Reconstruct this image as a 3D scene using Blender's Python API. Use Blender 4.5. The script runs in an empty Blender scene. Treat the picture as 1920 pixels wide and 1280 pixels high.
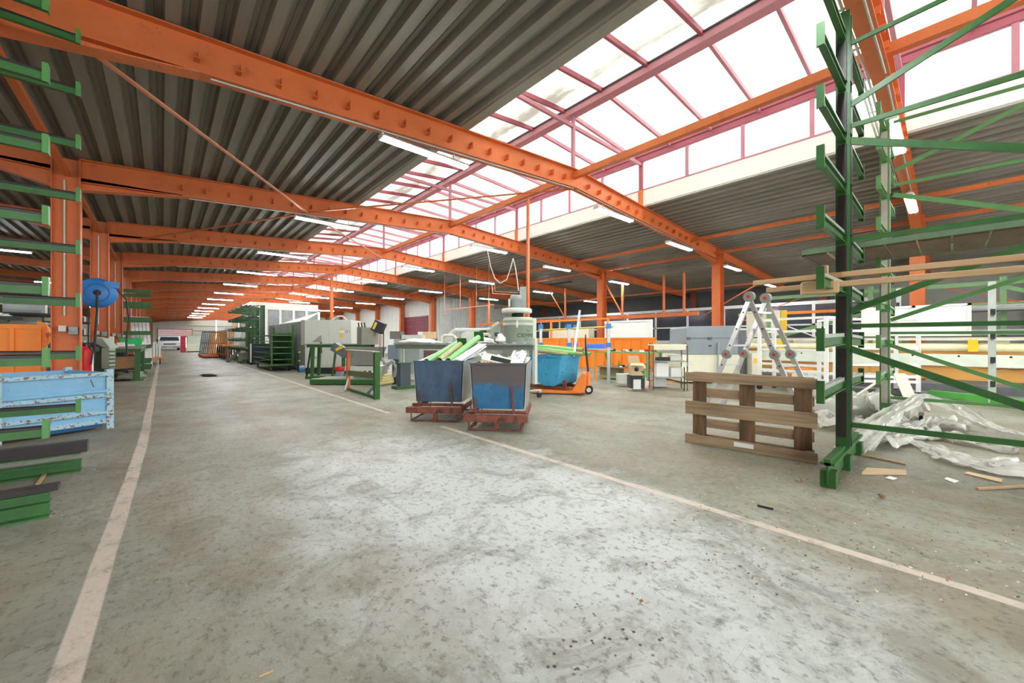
import bpy, math, random
from mathutils import Vector, Matrix
random.seed(7)
R = random.Random(11)
PI = math.pi
C = bpy.context.scene.collection
S = bpy.context.scene

# ------------------------------------------------------------------ camera
TH = math.atan(655 / 735.0)
c_, s_ = math.cos(TH), math.sin(TH)
EYE = 1.16
cam = bpy.data.cameras.new('camera')
cam.sensor_fit = 'HORIZONTAL'; cam.sensor_width = 36.0
cam.lens = 36.0 * 735 / 1920.0
cam.shift_y = -2 / 1920.0
cam.clip_end = 400; cam.clip_start = .05
co = bpy.data.objects.new('camera', cam); C.objects.link(co)
co.location = (0, 0, EYE); co.rotation_euler = (PI / 2, 0, -TH)
S.camera = co

# ------------------------------------------------------------------ daylight and exposure
w = bpy.data.worlds.new('world'); S.world = w; w.use_nodes = True
nt = w.node_tree; nt.nodes.clear()
bg = nt.nodes.new('ShaderNodeBackground'); wo = nt.nodes.new('ShaderNodeOutputWorld')
tcw = nt.nodes.new('ShaderNodeTexCoord'); sx = nt.nodes.new('ShaderNodeSeparateXYZ')
rw = nt.nodes.new('ShaderNodeValToRGB')
rw.color_ramp.elements[0].position = .0; rw.color_ramp.elements[0].color = (.55, .56, .55, 1)
rw.color_ramp.elements[1].position = .25; rw.color_ramp.elements[1].color = (.96, .98, 1, 1)
nt.links.new(tcw.outputs['Generated'], sx.inputs[0]); nt.links.new(sx.outputs['Z'], rw.inputs[0])
nt.links.new(rw.outputs[0], bg.inputs[0]); bg.inputs[1].default_value = 2.5
nt.links.new(bg.outputs[0], wo.inputs[0])
S.view_settings.view_transform = 'Standard'; S.view_settings.look = 'None'
S.view_settings.gamma = 1.0; S.view_settings.exposure = 1.5
S.view_settings.use_curve_mapping = False
S.cycles.max_bounces = 8; S.cycles.diffuse_bounces = 5; S.cycles.transparent_max_bounces = 12
S.cycles.use_denoising = True
S.cycles.sample_clamp_indirect = 6.0
TUBE = 50.0            # strength of the fluorescent tubes

# ------------------------------------------------------------------ helpers
def at(px, py, d):
    l = (px - 960) / 735.0 * d
    return Vector((l * c_ + d * s_, d * c_ - l * s_, EYE - (py - 638) / 735.0 * d))
def gp(px, d):
    v = at(px, 638, d); return Vector((v.x, v.y, 0))
def onX(px, py, X):
    l = (px - 960) / 735.0; return at(px, py, X / (l * c_ + s_))
def onY(px, py, Y):
    l = (px - 960) / 735.0; return at(px, py, Y / (c_ - l * s_))
def fl(px, py, z=0.0):
    return at(px, py, 735 * (EYE - z) / (py - 638))

def lin(c):
    return tuple(((v / 255.0) / 12.92 if v / 255.0 <= .04045 else ((v / 255.0 + .055) / 1.055) ** 2.4) for v in c) + (1,)

MATS = {}
def mat(name, col, rough=.55, metal=0.0, var=.12, scale=3.0, rust=0.0, rustcol=(104, 62, 40), bump=0.0, bscale=40, dirt=0.0,
        dirtcol=(92, 84, 70), alpha=1.0, trans=0.0, stretch=(1, 1, 1), rscale=6.0, spec=.4):
    if name in MATS: return MATS[name]
    m = bpy.data.materials.new(name); m.use_nodes = True
    n = m.node_tree.nodes; L = m.node_tree.links
    b = n['Principled BSDF']; b.inputs['Roughness'].default_value = rough; b.inputs['Metallic'].default_value = metal
    b.inputs['Specular IOR Level'].default_value = spec
    tc = n.new('ShaderNodeTexCoord'); mp = n.new('ShaderNodeMapping'); mp.inputs['Scale'].default_value = stretch
    L.new(tc.outputs['Object'], mp.inputs['Vector'])
    nz = n.new('ShaderNodeTexNoise'); nz.inputs['Scale'].default_value = scale; nz.inputs['Detail'].default_value = 6
    nz.inputs['Roughness'].default_value = .65
    L.new(mp.outputs[0], nz.inputs['Vector'])
    c = lin(col)
    rp = n.new('ShaderNodeValToRGB')
    rp.color_ramp.elements[0].position = .3; rp.color_ramp.elements[1].position = .7
    rp.color_ramp.elements[0].color = tuple(max(0, v * (1 - var)) for v in c[:3]) + (1,)
    rp.color_ramp.elements[1].color = tuple(min(1, v * (1 + var)) for v in c[:3]) + (1,)
    L.new(nz.outputs['Fac'], rp.inputs[0]); out = rp.outputs[0]
    def layer(out, amount, colr, sc, sharp, dim=8):
        nn = n.new('ShaderNodeTexNoise'); nn.inputs['Scale'].default_value = sc; nn.inputs['Detail'].default_value = dim
        nn.inputs['Roughness'].default_value = .7
        L.new(mp.outputs[0], nn.inputs['Vector'])
        mr = n.new('ShaderNodeMapRange')
        t = .66 - amount * .34
        mr.inputs['From Min'].default_value = t; mr.inputs['From Max'].default_value = t + sharp
        L.new(nn.outputs['Fac'], mr.inputs['Value'])
        mx = n.new('ShaderNodeMix'); mx.data_type = 'RGBA'
        L.new(mr.outputs[0], mx.inputs['Factor']); L.new(out, mx.inputs['A']); mx.inputs['B'].default_value = lin(colr)
        return mx.outputs['Result']
    if dirt > 0: out = layer(out, dirt, dirtcol, rscale * .4, .3)
    if rust > 0: out = layer(out, rust, rustcol, rscale, .04)
    L.new(out, b.inputs['Base Color'])
    if bump > 0:
        nb = n.new('ShaderNodeTexNoise'); nb.inputs['Scale'].default_value = bscale; nb.inputs['Detail'].default_value = 5
        L.new(mp.outputs[0], nb.inputs['Vector'])
        bp = n.new('ShaderNodeBump'); bp.inputs['Strength'].default_value = bump; bp.inputs['Distance'].default_value = .01
        L.new(nb.outputs['Fac'], bp.inputs['Height']); L.new(bp.outputs[0], b.inputs['Normal'])
    if alpha < 1: b.inputs['Alpha'].default_value = alpha
    if trans > 0: b.inputs['Transmission Weight'].default_value = trans
    MATS[name] = m
    return m

def emat(name, col, k):
    if name in MATS: return MATS[name]
    m = bpy.data.materials.new(name); m.use_nodes = True
    n = m.node_tree.nodes; n.clear()
    e = n.new('ShaderNodeEmission'); e.inputs[0].default_value = lin(col); e.inputs[1].default_value = k
    o = n.new('ShaderNodeOutputMaterial'); m.node_tree.links.new(e.outputs[0], o.inputs[0])
    MATS[name] = m; return m

def glazing(name, tint, clear, dirtamt=0.0, band=False):
    """pane that lets the sky through: part clear, part diffusing"""
    m = bpy.data.materials.new(name); m.use_nodes = True
    n = m.node_tree.nodes; L = m.node_tree.links; n.clear()
    o = n.new('ShaderNodeOutputMaterial')
    t = n.new('ShaderNodeBsdfTransparent'); d = n.new('ShaderNodeBsdfTranslucent'); df = n.new('ShaderNodeBsdfDiffuse')
    t.inputs[0].default_value = lin(tint); d.inputs[0].default_value = lin(tint); df.inputs[0].default_value = lin((205, 205, 192))
    a = n.new('ShaderNodeMixShader'); a.inputs[0].default_value = .35
    L.new(d.outputs[0], a.inputs[1]); L.new(df.outputs[0], a.inputs[2])
    b = n.new('ShaderNodeMixShader'); b.inputs[0].default_value = 1 - clear
    L.new(t.outputs[0], b.inputs[1]); L.new(a.outputs[0], b.inputs[2])
    if dirtamt > 0:
        tc = n.new('ShaderNodeTexCoord'); mp = n.new('ShaderNodeMapping'); mp.inputs['Scale'].default_value = (1.0, .35, 1)
        L.new(tc.outputs['Object'], mp.inputs[0])
        z = n.new('ShaderNodeTexNoise'); z.inputs['Scale'].default_value = 1.3; z.inputs['Detail'].default_value = 7; z.inputs['Roughness'].default_value = .7
        L.new(mp.outputs[0], z.inputs['Vector'])
        wv = n.new('ShaderNodeTexWave'); wv.wave_type = 'BANDS'; wv.bands_direction = 'X'; wv.inputs['Scale'].default_value = 14; 
        L.new(tc.outputs['Object'], wv.inputs['Vector'])
        r = n.new('ShaderNodeValToRGB'); r.color_ramp.elements[0].position = .36; r.color_ramp.elements[1].position = .74
        r.color_ramp.elements[0].color = lin(tint); r.color_ramp.elements[1].color = lin(tuple(v * (1 - dirtamt) for v in (226, 214, 196)))
        src = z.outputs['Fac']
        if band:      # moss and soot gathered on the sheets towards the ridge
            se = n.new('ShaderNodeSeparateXYZ'); L.new(tc.outputs['Object'], se.inputs[0])
            m1 = n.new('ShaderNodeMapRange'); m1.inputs['From Min'].default_value = 5.1; m1.inputs['From Max'].default_value = 6.2; m1.inputs['To Min'].default_value = -.14; m1.inputs['To Max'].default_value = .20
            m2 = n.new('ShaderNodeMapRange'); m2.inputs['From Min'].default_value = 6.25; m2.inputs['From Max'].default_value = 6.5; m2.inputs['To Min'].default_value = 0; m2.inputs['To Max'].default_value = -.4
            for q in (m1, m2): L.new(se.outputs['X'], q.inputs['Value'])
            oi = n.new('ShaderNodeObjectInfo'); mp.inputs['Location'].default_value = (0, 0, 0)
            va = n.new('ShaderNodeVectorMath'); va.operation = 'ADD'; L.new(mp.outputs[0], va.inputs[0]); L.new(oi.outputs['Location'], va.inputs[1]); L.new(va.outputs[0], z.inputs['Vector'])
            a1 = n.new('ShaderNodeMath'); a2 = n.new('ShaderNodeMath'); L.new(src, a1.inputs[0]); L.new(m1.outputs[0], a1.inputs[1]); L.new(a1.outputs[0], a2.inputs[0]); L.new(m2.outputs[0], a2.inputs[1]); src = a2.outputs[0]
        L.new(src, r.inputs[0])
        L.new(r.outputs[0], t.inputs[0]); L.new(r.outputs[0], d.inputs[0])
    L.new(b.outputs[0], o.inputs[0])
    MATS[name] = m; return m

class MB:
    def __init__(s): s.v = []; s.f = []; s.sm = []; s.mi = []; s.cur = 0
    def add(s, vs, fs, smooth=False):
        k = len(s.v); s.v += [Vector(p) for p in vs]
        for f in fs: s.f.append(tuple(k + i for i in f)); s.sm.append(smooth); s.mi.append(s.cur)
        return s
    def box(s, cx, cy, cz, sx, sy, sz, rz=0, rx=0, ry=0):
        M = Matrix.Translation((cx, cy, cz)) @ Matrix.Rotation(rz, 4, 'Z') @ Matrix.Rotation(ry, 4, 'Y') @ Matrix.Rotation(rx, 4, 'X')
        vs = [M @ Vector((x * sx / 2, y * sy / 2, z * sz / 2)) for x in (-1, 1) for y in (-1, 1) for z in (-1, 1)]
        return s.add(vs, [(0, 1, 3, 2), (4, 6, 7, 5), (0, 4, 5, 1), (2, 3, 7, 6), (0, 2, 6, 4), (1, 5, 7, 3)])
    def bx(s, x0, x1, y0, y1, z0, z1): return s.box((x0 + x1) / 2, (y0 + y1) / 2, (z0 + z1) / 2, abs(x1 - x0), abs(y1 - y0), abs(z1 - z0))
    def frame(s, p0, p1, up=None):
        a = Vector(p0); b = Vector(p1); d = (b - a).normalized()
        u = Vector(up) if up is not None else (Vector((0, 0, 1)) if abs(d.z) < .95 else Vector((0, 1, 0)))
        r = d.cross(u).normalized(); u = r.cross(d).normalized(); return a, b, d, r, u
    def bar(s, p0, p1, w_, h_, up=None):
        a, b, d, r, u = s.frame(p0, p1, up)
        vs = [q + r * (i * w_ / 2) + u * (j * h_ / 2) for q in (a, b) for i, j in ((-1, -1), (1, -1), (1, 1), (-1, 1))]
        return s.add(vs, [(0, 1, 2, 3), (7, 6, 5, 4), (0, 4, 5, 1), (1, 5, 6, 2), (2, 6, 7, 3), (3, 7, 4, 0)])
    def prof(s, p0, p1, pts, up=None, closed=True, caps=True):
        """sweep a 2D profile (r, u) from p0 to p1"""
        a, b, d, r, u = s.frame(p0, p1, up); n = len(pts)
        vs = [q + r * x + u * y for q in (a, b) for x, y in pts]
        fs = [(i, (i + 1) % n, n + (i + 1) % n, n + i) for i in range(n if closed else n - 1)]
        if caps and closed: fs += [tuple(range(n))[::-1], tuple(range(n, 2 * n))]
        return s.add(vs, fs)
    def ibeam(s, p0, p1, w_, h_, t=.012, up=None):
        a, b, d, r, u = s.frame(p0, p1, up)
        s.bar(a + u * (h_ / 2 - t / 2), b + u * (h_ / 2 - t / 2), w_, t, u); s.bar(a - u * (h_ / 2 - t / 2), b - u * (h_ / 2 - t / 2), w_, t, u)
        return s.bar(a, b, t * .8, h_ - 2 * t, u)
    def tube(s, p0, p1, r0, r1=None, n=12, caps=True, open_=False):
        r1 = r0 if r1 is None else r1
        a, b, d, r, u = s.frame(p0, p1)
        ring = lambda q, rad: [q + r * (math.cos(2 * PI * i / n) * rad) + u * (math.sin(2 * PI * i / n) * rad) for i in range(n)]
        A = ring(a, r0); B = ring(b, r1)
        s.add(A + B, [(i, n + i, n + (i + 1) % n, (i + 1) % n) for i in range(n)], True)
        if open_:
            A2 = ring(a, r0 * .88); B2 = ring(b, r1 * .88)
            s.add(A2 + B2, [(i, (i + 1) % n, n + (i + 1) % n, n + i) for i in range(n)], True)
            for P, Q in ((A, A2), (B, B2)): s.add(P + Q, [(i, (i + 1) % n, n + (i + 1) % n, n + i) for i in range(n)])
        elif caps:
            s.add(A, [tuple(range(n))]); s.add(B, [tuple(range(n))[::-1]])
        return s
    def path(s, pts, r, n=8):
        for a, b in zip(pts[:-1], pts[1:]): s.tube(a, b, r, n=n)
        return s
    def lathe(s, ctr, prof, n=20, axis='Z'):
        c = Vector(ctr); vs = []; m = len(prof)
        for i in range(n):
            a = 2 * PI * i / n
            for r, h in prof:
                if axis == 'Z': p = Vector((r * math.cos(a), r * math.sin(a), h))
                elif axis == 'Y': p = Vector((r * math.cos(a), h, r * math.sin(a)))
                else: p = Vector((h, r * math.cos(a), r * math.sin(a)))
                vs.append(c + p)
        fs = [(i * m + j, ((i + 1) % n) * m + j, ((i + 1) % n) * m + j + 1, i * m + j + 1) for i in range(n) for j in range(m - 1)]
        return s.add(vs, fs, True)
    def tub(s, x0, x1, y0, y1, z1, X0, X1, Y0, Y1, z0, t=.008):
        """open box: top rectangle x0..y1 at z1, bottom rectangle X0..Y1 at z0"""
        def ring(a, b, c, d, z): return [(a, c, z), (b, c, z), (b, d, z), (a, d, z)]
        O = ring(X0, X1, Y0, Y1, z0) + ring(x0, x1, y0, y1, z1)
        I = ring(X0 + t, X1 - t, Y0 + t, Y1 - t, z0 + t) + ring(x0 + t, x1 - t, y0 + t, y1 - t, z1)
        s.add(O, [(0, 3, 2, 1)] + [(i, (i + 1) % 4, 4 + (i + 1) % 4, 4 + i) for i in range(4)])
        s.add(I, [(0, 1, 2, 3)] + [((i + 1) % 4, i, 4 + i, 4 + (i + 1) % 4) for i in range(4)])
        return s.add(O[4:] + I[4:], [(i, (i + 1) % 4, 4 + (i + 1) % 4, 4 + i) for i in range(4)])
    def poly(s, pts, thick, nrm):
        """a flat plate: outline pts (3D), thickness along nrm"""
        n = len(pts); k = Vector(nrm).normalized() * thick
        P = [Vector(p) for p in pts]; Q = [p + k for p in P]
        return s.add(P + Q, [tuple(range(n))[::-1], tuple(range(n, 2 * n))] + [(i, (i + 1) % n, n + (i + 1) % n, n + i) for i in range(n)])
    def build(s, name, m, parent=None, world=False, bevel=0.0, label=None, kind=None, loc=None):
        me = bpy.data.meshes.new(name)
        vs = s.v
        if world and parent is not None:
            q = parent
            while q.name not in MATR: q = q.parent
            Mi = MATR[q.name].inverted(); vs = [Mi @ p for p in vs]
        if loc is not None: vs = [p - Vector(loc) for p in vs]
        me.from_pydata([tuple(p) for p in vs], [], s.f)
        me.polygons.foreach_set('use_smooth', s.sm)
        ms = m if isinstance(m, (list, tuple)) else [m]
        for x in ms: me.materials.append(x)
        if len(ms) > 1: me.polygons.foreach_set('material_index', s.mi)
        me.update()
        o = bpy.data.objects.new(name, me); C.objects.link(o)
        if parent is not None: o.parent = parent
        if loc is not None: o.location = loc
        if bevel > 0:
            md = o.modifiers.new('bevel', 'BEVEL'); md.width = bevel; md.segments = 1; md.limit_method = 'ANGLE'
        if label: o['label'] = label
        if kind: o['kind'] = kind
        return o

MATR = {}
def thing(name, label, cat, loc=(0, 0, 0), rz=0.0, group=None):
    o = bpy.data.objects.new(name, None); C.objects.link(o); o.empty_display_size = .1
    o.location = loc; o.rotation_euler = (0, 0, rz)
    MATR[o.name] = Matrix.Translation(Vector(loc)) @ Matrix.Rotation(rz, 4, 'Z')
    if label: o['label'] = label
    if cat: o['category'] = cat
    if group: o['group'] = group
    return o
def tag(o, label, cat, group=None):
    o['label'] = label; o['category'] = cat
    if group: o['group'] = group
    return o
def struct(name, loc=(0, 0, 0)):
    o = thing(name, None, None, loc); o['kind'] = 'structure'; return o
def dup(o, loc=None, rz=None, parent=None, label=None, group=None):
    r = o.copy(); C.objects.link(r)
    if parent is not None: r.parent = parent
    if loc is not None: r.location = loc
    if rz is not None: r.rotation_euler = (0, 0, rz)
    if label: r['label'] = label
    if group: r['group'] = group
    for ch in [x for x in ALLCH.get(o.name, [])]: dup(ch, parent=r)
    return r
ALLCH = {}
def reg(root):
    """note a thing's parts so that dup can copy them"""
    for o in C.objects:
        if o.parent is not None: ALLCH.setdefault(o.parent.name, [])
    ALLCH.clear()
    for o in C.objects:
        if o.parent is not None: ALLCH.setdefault(o.parent.name, []).append(o)
    return root
def share(o, loc, name=None, parent=None, rz=None):
    r = o.copy(); C.objects.link(r); r.location = loc
    if parent is not None: r.parent = parent
    if rz is not None: r.rotation_euler = (0, 0, rz)
    return r

def text_mb(txt, size, fn):
    """lettering as mesh, each vertex (x, y) placed by fn"""
    cu = bpy.data.curves.new('t', 'FONT'); cu.body = txt; cu.size = size; cu.extrude = 0.0; cu.align_x = 'CENTER'; cu.align_y = 'CENTER'
    o = bpy.data.objects.new('t', cu); C.objects.link(o)
    dg = bpy.context.evaluated_depsgraph_get(); me = o.evaluated_get(dg).to_mesh()
    mb = MB(); mb.add([fn(v.co.x, v.co.y) for v in me.vertices], [tuple(p.vertices) for p in me.polygons])
    o.evaluated_get(dg).to_mesh_clear(); bpy.data.objects.remove(o); bpy.data.curves.remove(cu)
    return mb

# ------------------------------------------------------------------ materials
ORANGE = mat('orange_paint', (208, 112, 60), .5, var=.14, scale=1.2, dirt=.3, dirtcol=(168, 72, 40), rust=.04, rscale=9)
ORANGE2 = mat('orange_panel_paint', (246, 142, 46), .5, var=.06, scale=2)
PINK = mat('crimson_paint', (164, 84, 100), .5, var=.1, scale=2)
PALEPINK = mat('faded_pink_paint', (188, 128, 142), .5, var=.08, scale=1.5)
SHEET = mat('galvanised_roof_sheet', (133, 129, 119), .62, metal=.0, var=.18, scale=1.0, stretch=(4, .25, 1), dirt=.35, dirtcol=(108, 98, 86))
TRIMM = mat('roof_edge_metal', (150, 146, 134), .6, var=.08, scale=2)
WHITEP = mat('white_panel', (236, 238, 234), .5, var=.03, scale=1.5)
WHITEM = mat('white_metal', (232, 234, 232), .4, var=.04, scale=4)
GREEN = mat('green_steel_paint', (52, 98, 48), .42, var=.18, scale=5, dirt=.25, dirtcol=(40, 62, 36), rust=.03, rscale=14)
LGREEN = mat('pale_green_steel', (122, 164, 112), .45, var=.1, scale=4)
BLACKR = mat('black_rubber_strip', (44, 38, 40), .4, var=.25, scale=8, dirt=.2, dirtcol=(88, 74, 66))
GALV = mat('galvanised_steel', (188, 194, 190), .35, metal=.55, var=.12, scale=6)
DARK = mat('dark_metal', (44, 46, 48), .5, var=.2)
GREY = mat('grey_machine_paint', (150, 160, 158), .45, var=.05)
LGREY = mat('light_grey_paint', (206, 210, 202), .45, var=.04)
CREAM = mat('cream_machine_paint', (226, 224, 200), .45, var=.05, dirt=.12, dirtcol=(196, 190, 160))
BLUEGREY = mat('blue_grey_steel', (122, 138, 150), .42, var=.08, scale=2, dirt=.15, dirtcol=(98, 108, 116))
GGREY = mat('green_grey_paint', (172, 182, 166), .45, var=.08, dirt=.2, dirtcol=(112, 120, 104))
RUSTY = mat('rusty_red_steel', (126, 72, 56), .7, var=.3, scale=9, rust=.3, rustcol=(82, 52, 42), bump=.3)
BINBLUE = mat('worn_blue_bin_steel', (70, 96, 124), .5, var=.3, scale=4, dirt=.75, dirtcol=(92, 104, 120), rust=.10, rustcol=(66, 54, 50), rscale=16, stretch=(1, 1, .5))
BINBLUE2 = mat('scratched_blue_bin_steel', (46, 110, 152), .5, var=.28, scale=5, rust=.12, rustcol=(66, 56, 52), rscale=18, stretch=(1, 1, .7))
def upper_wear(m, z0, z1, col):
    n = m.node_tree.nodes; L = m.node_tree.links; b = n['Principled BSDF']; src = b.inputs['Base Color'].links[0].from_socket
    tc = n.new('ShaderNodeTexCoord'); se = n.new('ShaderNodeSeparateXYZ'); L.new(tc.outputs['Object'], se.inputs[0])
    nz = n.new('ShaderNodeTexNoise'); nz.inputs['Scale'].default_value = 5; nz.inputs['Detail'].default_value = 9; nz.inputs['Roughness'].default_value = .75; L.new(tc.outputs['Object'], nz.inputs['Vector'])
    ad = n.new('ShaderNodeMath'); ad.operation = 'MULTIPLY_ADD'; L.new(nz.outputs['Fac'], ad.inputs[0]); ad.inputs[1].default_value = .5; L.new(se.outputs['Z'], ad.inputs[2])
    mr = n.new('ShaderNodeMapRange'); mr.inputs['From Min'].default_value = z0 + .25; mr.inputs['From Max'].default_value = z1 + .25; L.new(ad.outputs[0], mr.inputs['Value'])
    mx = n.new('ShaderNodeMix'); mx.data_type = 'RGBA'; L.new(mr.outputs[0], mx.inputs['Factor']); L.new(src, mx.inputs['A']); mx.inputs['B'].default_value = lin(col); L.new(mx.outputs['Result'], b.inputs['Base Color'])
upper_wear(BINBLUE2, .52, .60, (92, 86, 86))
SKIPBLUE = mat('bright_blue_skip_paint', (66, 158, 200), .48, var=.12, scale=4, rust=.2, rustcol=(60, 74, 84), rscale=11)
LBLUE = mat('light_blue_chipped_paint', (132, 186, 220), .5, var=.1, scale=2, dirt=.3, dirtcol=(176, 200, 208), rust=.06, rustcol=(120, 84, 60), rscale=16, stretch=(1, 1, 1.3))
LBLUER = mat('chipped_blue_rusty_edge', (166, 200, 214), .55, var=.1, scale=3, rust=.36, rustcol=(126, 88, 62), rscale=24)
WOOD = mat('weathered_pallet_wood', (140, 106, 78), .75, var=.3, scale=5, stretch=(1, .12, 1), dirt=.4, dirtcol=(100, 72, 50), rust=.12, rustcol=(64, 44, 34), rscale=5, bump=.4, bscale=30)
WOODB = mat('pallet_block_wood', (120, 94, 70), .8, var=.55, scale=14, stretch=(1, 1, .1), dirt=.4, dirtcol=(82, 62, 46), bump=.4)
TIMBER = mat('planed_timber', (190, 158, 118), .6, var=.16, scale=8, stretch=(1, .06, 1))
OSB = mat('brown_shelf_board', (112, 92, 74), .7, var=.3, scale=7, stretch=(.3, 1, 1), rust=.15, rustcol=(92, 70, 54))
OCHRE = mat('ochre_beam', (206, 152, 80), .55, var=.12, scale=2, stretch=(1, .2, 1))
CARD = mat('cardboard', (202, 176, 142), .8, var=.08, scale=5)
ALU = mat('brushed_aluminium', (196, 196, 194), .34, metal=.55, var=.1, scale=5)
GREYPL = mat('grey_cast_hinge', (140, 142, 136), .45, var=.1)
REDP = mat('red_paint', (206, 30, 34), .4, var=.06)
BLUEP = mat('blue_plastic', (46, 126, 200), .35, var=.08)
YELLOW = mat('yellow_paint', (240, 196, 40), .45, var=.06)
PVCG = mat('green_pvc_tube', (134, 196, 122), .35, var=.08)
PVCK = mat('khaki_pvc_tube', (164, 170, 116), .4, var=.1)
PVCW = mat('white_pvc_profile', (232, 232, 238), .4, var=.05)
PVCL = mat('lilac_white_profile', (206, 208, 226), .4, var=.05)
GLASSD = mat('dark_glass', (58, 68, 76), .12, var=.2, scale=1.0, spec=.8)
CONC = mat('concrete_wall', (150, 152, 146), .85, var=.12, scale=1.2, dirt=.3, dirtcol=(120, 120, 112), bump=.2, bscale=12)
DGREYW = mat('dark_grey_wall', (84, 86, 86), .8, var=.14, scale=1)
MAROON = mat('maroon_shutter', (132, 54, 66), .55, var=.08)
TIRE = mat('dark_rubber', (38, 38, 38), .8, var=.2)
LAMP = emat('fluorescent_glow', (250, 253, 255), TUBE)
GLAZE = glazing('rooflight_sheet', (186, 187, 178), .6, .30)
GLAZEL = glazing('grimy_rooflight_sheet', (172, 172, 158), .6, .60, band=True)
WINGL = glazing('white_window_pane', (250, 252, 252), .8)

# ------------------------------------------------------------------ floor
def floor_mat():
    m = bpy.data.materials.new('worn_concrete_floor'); m.use_nodes = True
    n = m.node_tree.nodes; L = m.node_tree.links; b = n['Principled BSDF']
    tc = n.new('ShaderNodeTexCoord'); P = tc.outputs['Object']
    def noise(sc, det=6, rough=.6, st=(1, 1, 1), dist=0):
        mp = n.new('ShaderNodeMapping'); mp.inputs['Scale'].default_value = st; L.new(P, mp.inputs[0])
        z = n.new('ShaderNodeTexNoise'); z.inputs['Scale'].default_value = sc; z.inputs['Detail'].default_value = det
        z.inputs['Roughness'].default_value = rough; z.inputs['Distortion'].default_value = dist
        L.new(mp.outputs[0], z.inputs['Vector']); return z.outputs['Fac']
    def rng(v, a, b_, lo=0, hi=1):
        r = n.new('ShaderNodeMapRange'); r.inputs['From Min'].default_value = a; r.inputs['From Max'].default_value = b_
        r.inputs['To Min'].default_value = lo; r.inputs['To Max'].default_value = hi; L.new(v, r.inputs['Value']); return r.outputs[0]
    def math_(op, a, b_=None, c=None):
        q = n.new('ShaderNodeMath'); q.operation = op
        for i, v in enumerate((a, b_, c)):
            if v is None: continue
            if isinstance(v, (int, float)): q.inputs[i].default_value = v
            else: L.new(v, q.inputs[i])
        return q.outputs[0]
    def mix(f, a, col):
        x = n.new('ShaderNodeMix'); x.data_type = 'RGBA'; L.new(f, x.inputs['Factor'])
        if isinstance(a, tuple): x.inputs['A'].default_value = lin(a)
        else: L.new(a, x.inputs['A'])
        x.inputs['B'].default_value = lin(col); return x.outputs['Result']
    base = n.new('ShaderNodeValToRGB'); L.new(noise(.45, 8, .62), base.inputs[0])
    e = base.color_ramp.elements; e[0].position = .32; e[0].color = lin((122, 122, 108)); e[1].position = .66; e[1].color = lin((158, 160, 146))
    col = base.outputs[0]
    col = mix(math_('MULTIPLY', rng(noise(.8, 7, .66, (1.6, .5, 1), .4), .46, .62), .7), col, (134, 118, 94))     # brown traffic dirt
    sep = n.new('ShaderNodeSeparateXYZ'); L.new(P, sep.inputs[0])
    # large milky worn patch in the middle of the near floor
    dx = math_('DIVIDE', math_('SUBTRACT', sep.outputs['X'], 1.75), 1.15); dy = math_('DIVIDE', math_('SUBTRACT', sep.outputs['Y'], 2.2), 2.6)
    r2 = math_('ADD', math_('MULTIPLY', dx, dx), math_('MULTIPLY', dy, dy))
    patch = rng(math_('ADD', r2, math_('MULTIPLY', math_('SUBTRACT', noise(1.6, 7, .7, (1, 1, 1), .6), .5), 2.6)), .25, 1.25, 1, 0)
    col = mix(math_('MULTIPLY', patch, .8), col, (206, 212, 210))
    col = mix(math_('MULTIPLY', rng(noise(2.6, 10, .78, (1, 1, 1), .8), .50, .60), .5), col, (106, 102, 86))    # mottled grime
    col = mix(math_('MULTIPLY', rng(noise(26, 6, .75, (1, .7, 1)), .53, .62), .6), col, (86, 82, 70))     # fine speckle
    # tyre marks and scratches running along the aisle
    col = mix(math_('MULTIPLY', rng(noise(3.2, 5, .6, (3.2, .16, 1), .5), .62, .74), .25), col, (112, 104, 90))
    col = mix(math_('MULTIPLY', rng(noise(40, 3, .6, (.12, 1.5, 1), 1.2), .68, .71), .3), col, (88, 84, 76))
    # pock marks
    vo = n.new('ShaderNodeTexVoronoi'); vo.inputs['Scale'].default_value = 28; L.new(P, vo.inputs['Vector'])
    holes = math_('MULTIPLY', rng(vo.outputs['Distance'], .16, .22, 1, 0), rng(noise(1.7, 3, .6), .56, .62))
    px_ = math_('SUBTRACT', sep.outputs['X'], 1.45); py_ = math_('SUBTRACT', sep.outputs['Y'], .95)
    near = rng(math_('ADD', math_('MULTIPLY', px_, px_), math_('MULTIPLY', py_, py_)), .5, 1.4, 1, 0)
    holes = math_('MULTIPLY', holes, near)
    col = mix(holes, col, (66, 64, 56))
    # worn white aisle lines
    wear = rng(noise(9, 8, .82, (1, .6, 1)), .50, .66, 1, .10)
    wob = math_('MULTIPLY', math_('SUBTRACT', noise(.6, 2, .5), .5), .03)
    slant = math_('MINIMUM', math_('MULTIPLY_ADD', sep.outputs['Y'], .0205, -.292), -.165)
    def line(x0, wd, y0, y1):
        d = math_('ABSOLUTE', math_('SUBTRACT', math_('ADD', sep.outputs['X'], wob), x0))
        k = rng(d, wd / 2, wd / 2 + .008, 1, 0)
        k = math_('MULTIPLY', k, math_('GREATER_THAN', sep.outputs['Y'], y0)); return math_('MULTIPLY', k, math_('LESS_THAN', sep.outputs['Y'], y1))
    ln = math_('MAXIMUM', line(slant, .080, -9, 46), line(2.815, .062, -9, 4.6)); ln = math_('MAXIMUM', ln, line(2.70, .062, 6.0, 24))
    col = mix(math_('MULTIPLY', math_('MULTIPLY', ln, wear), .85), col, (208, 194, 180))
    L.new(col, b.inputs['Base Color'])
    L.new(rng(noise(1.2, 5), .3, .7, .38, .62), b.inputs['Roughness']); b.inputs['Specular IOR Level'].default_value = .35
    bp = n.new('ShaderNodeBump'); bp.inputs['Strength'].default_value = .6; bp.inputs['Distance'].default_value = .01
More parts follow.
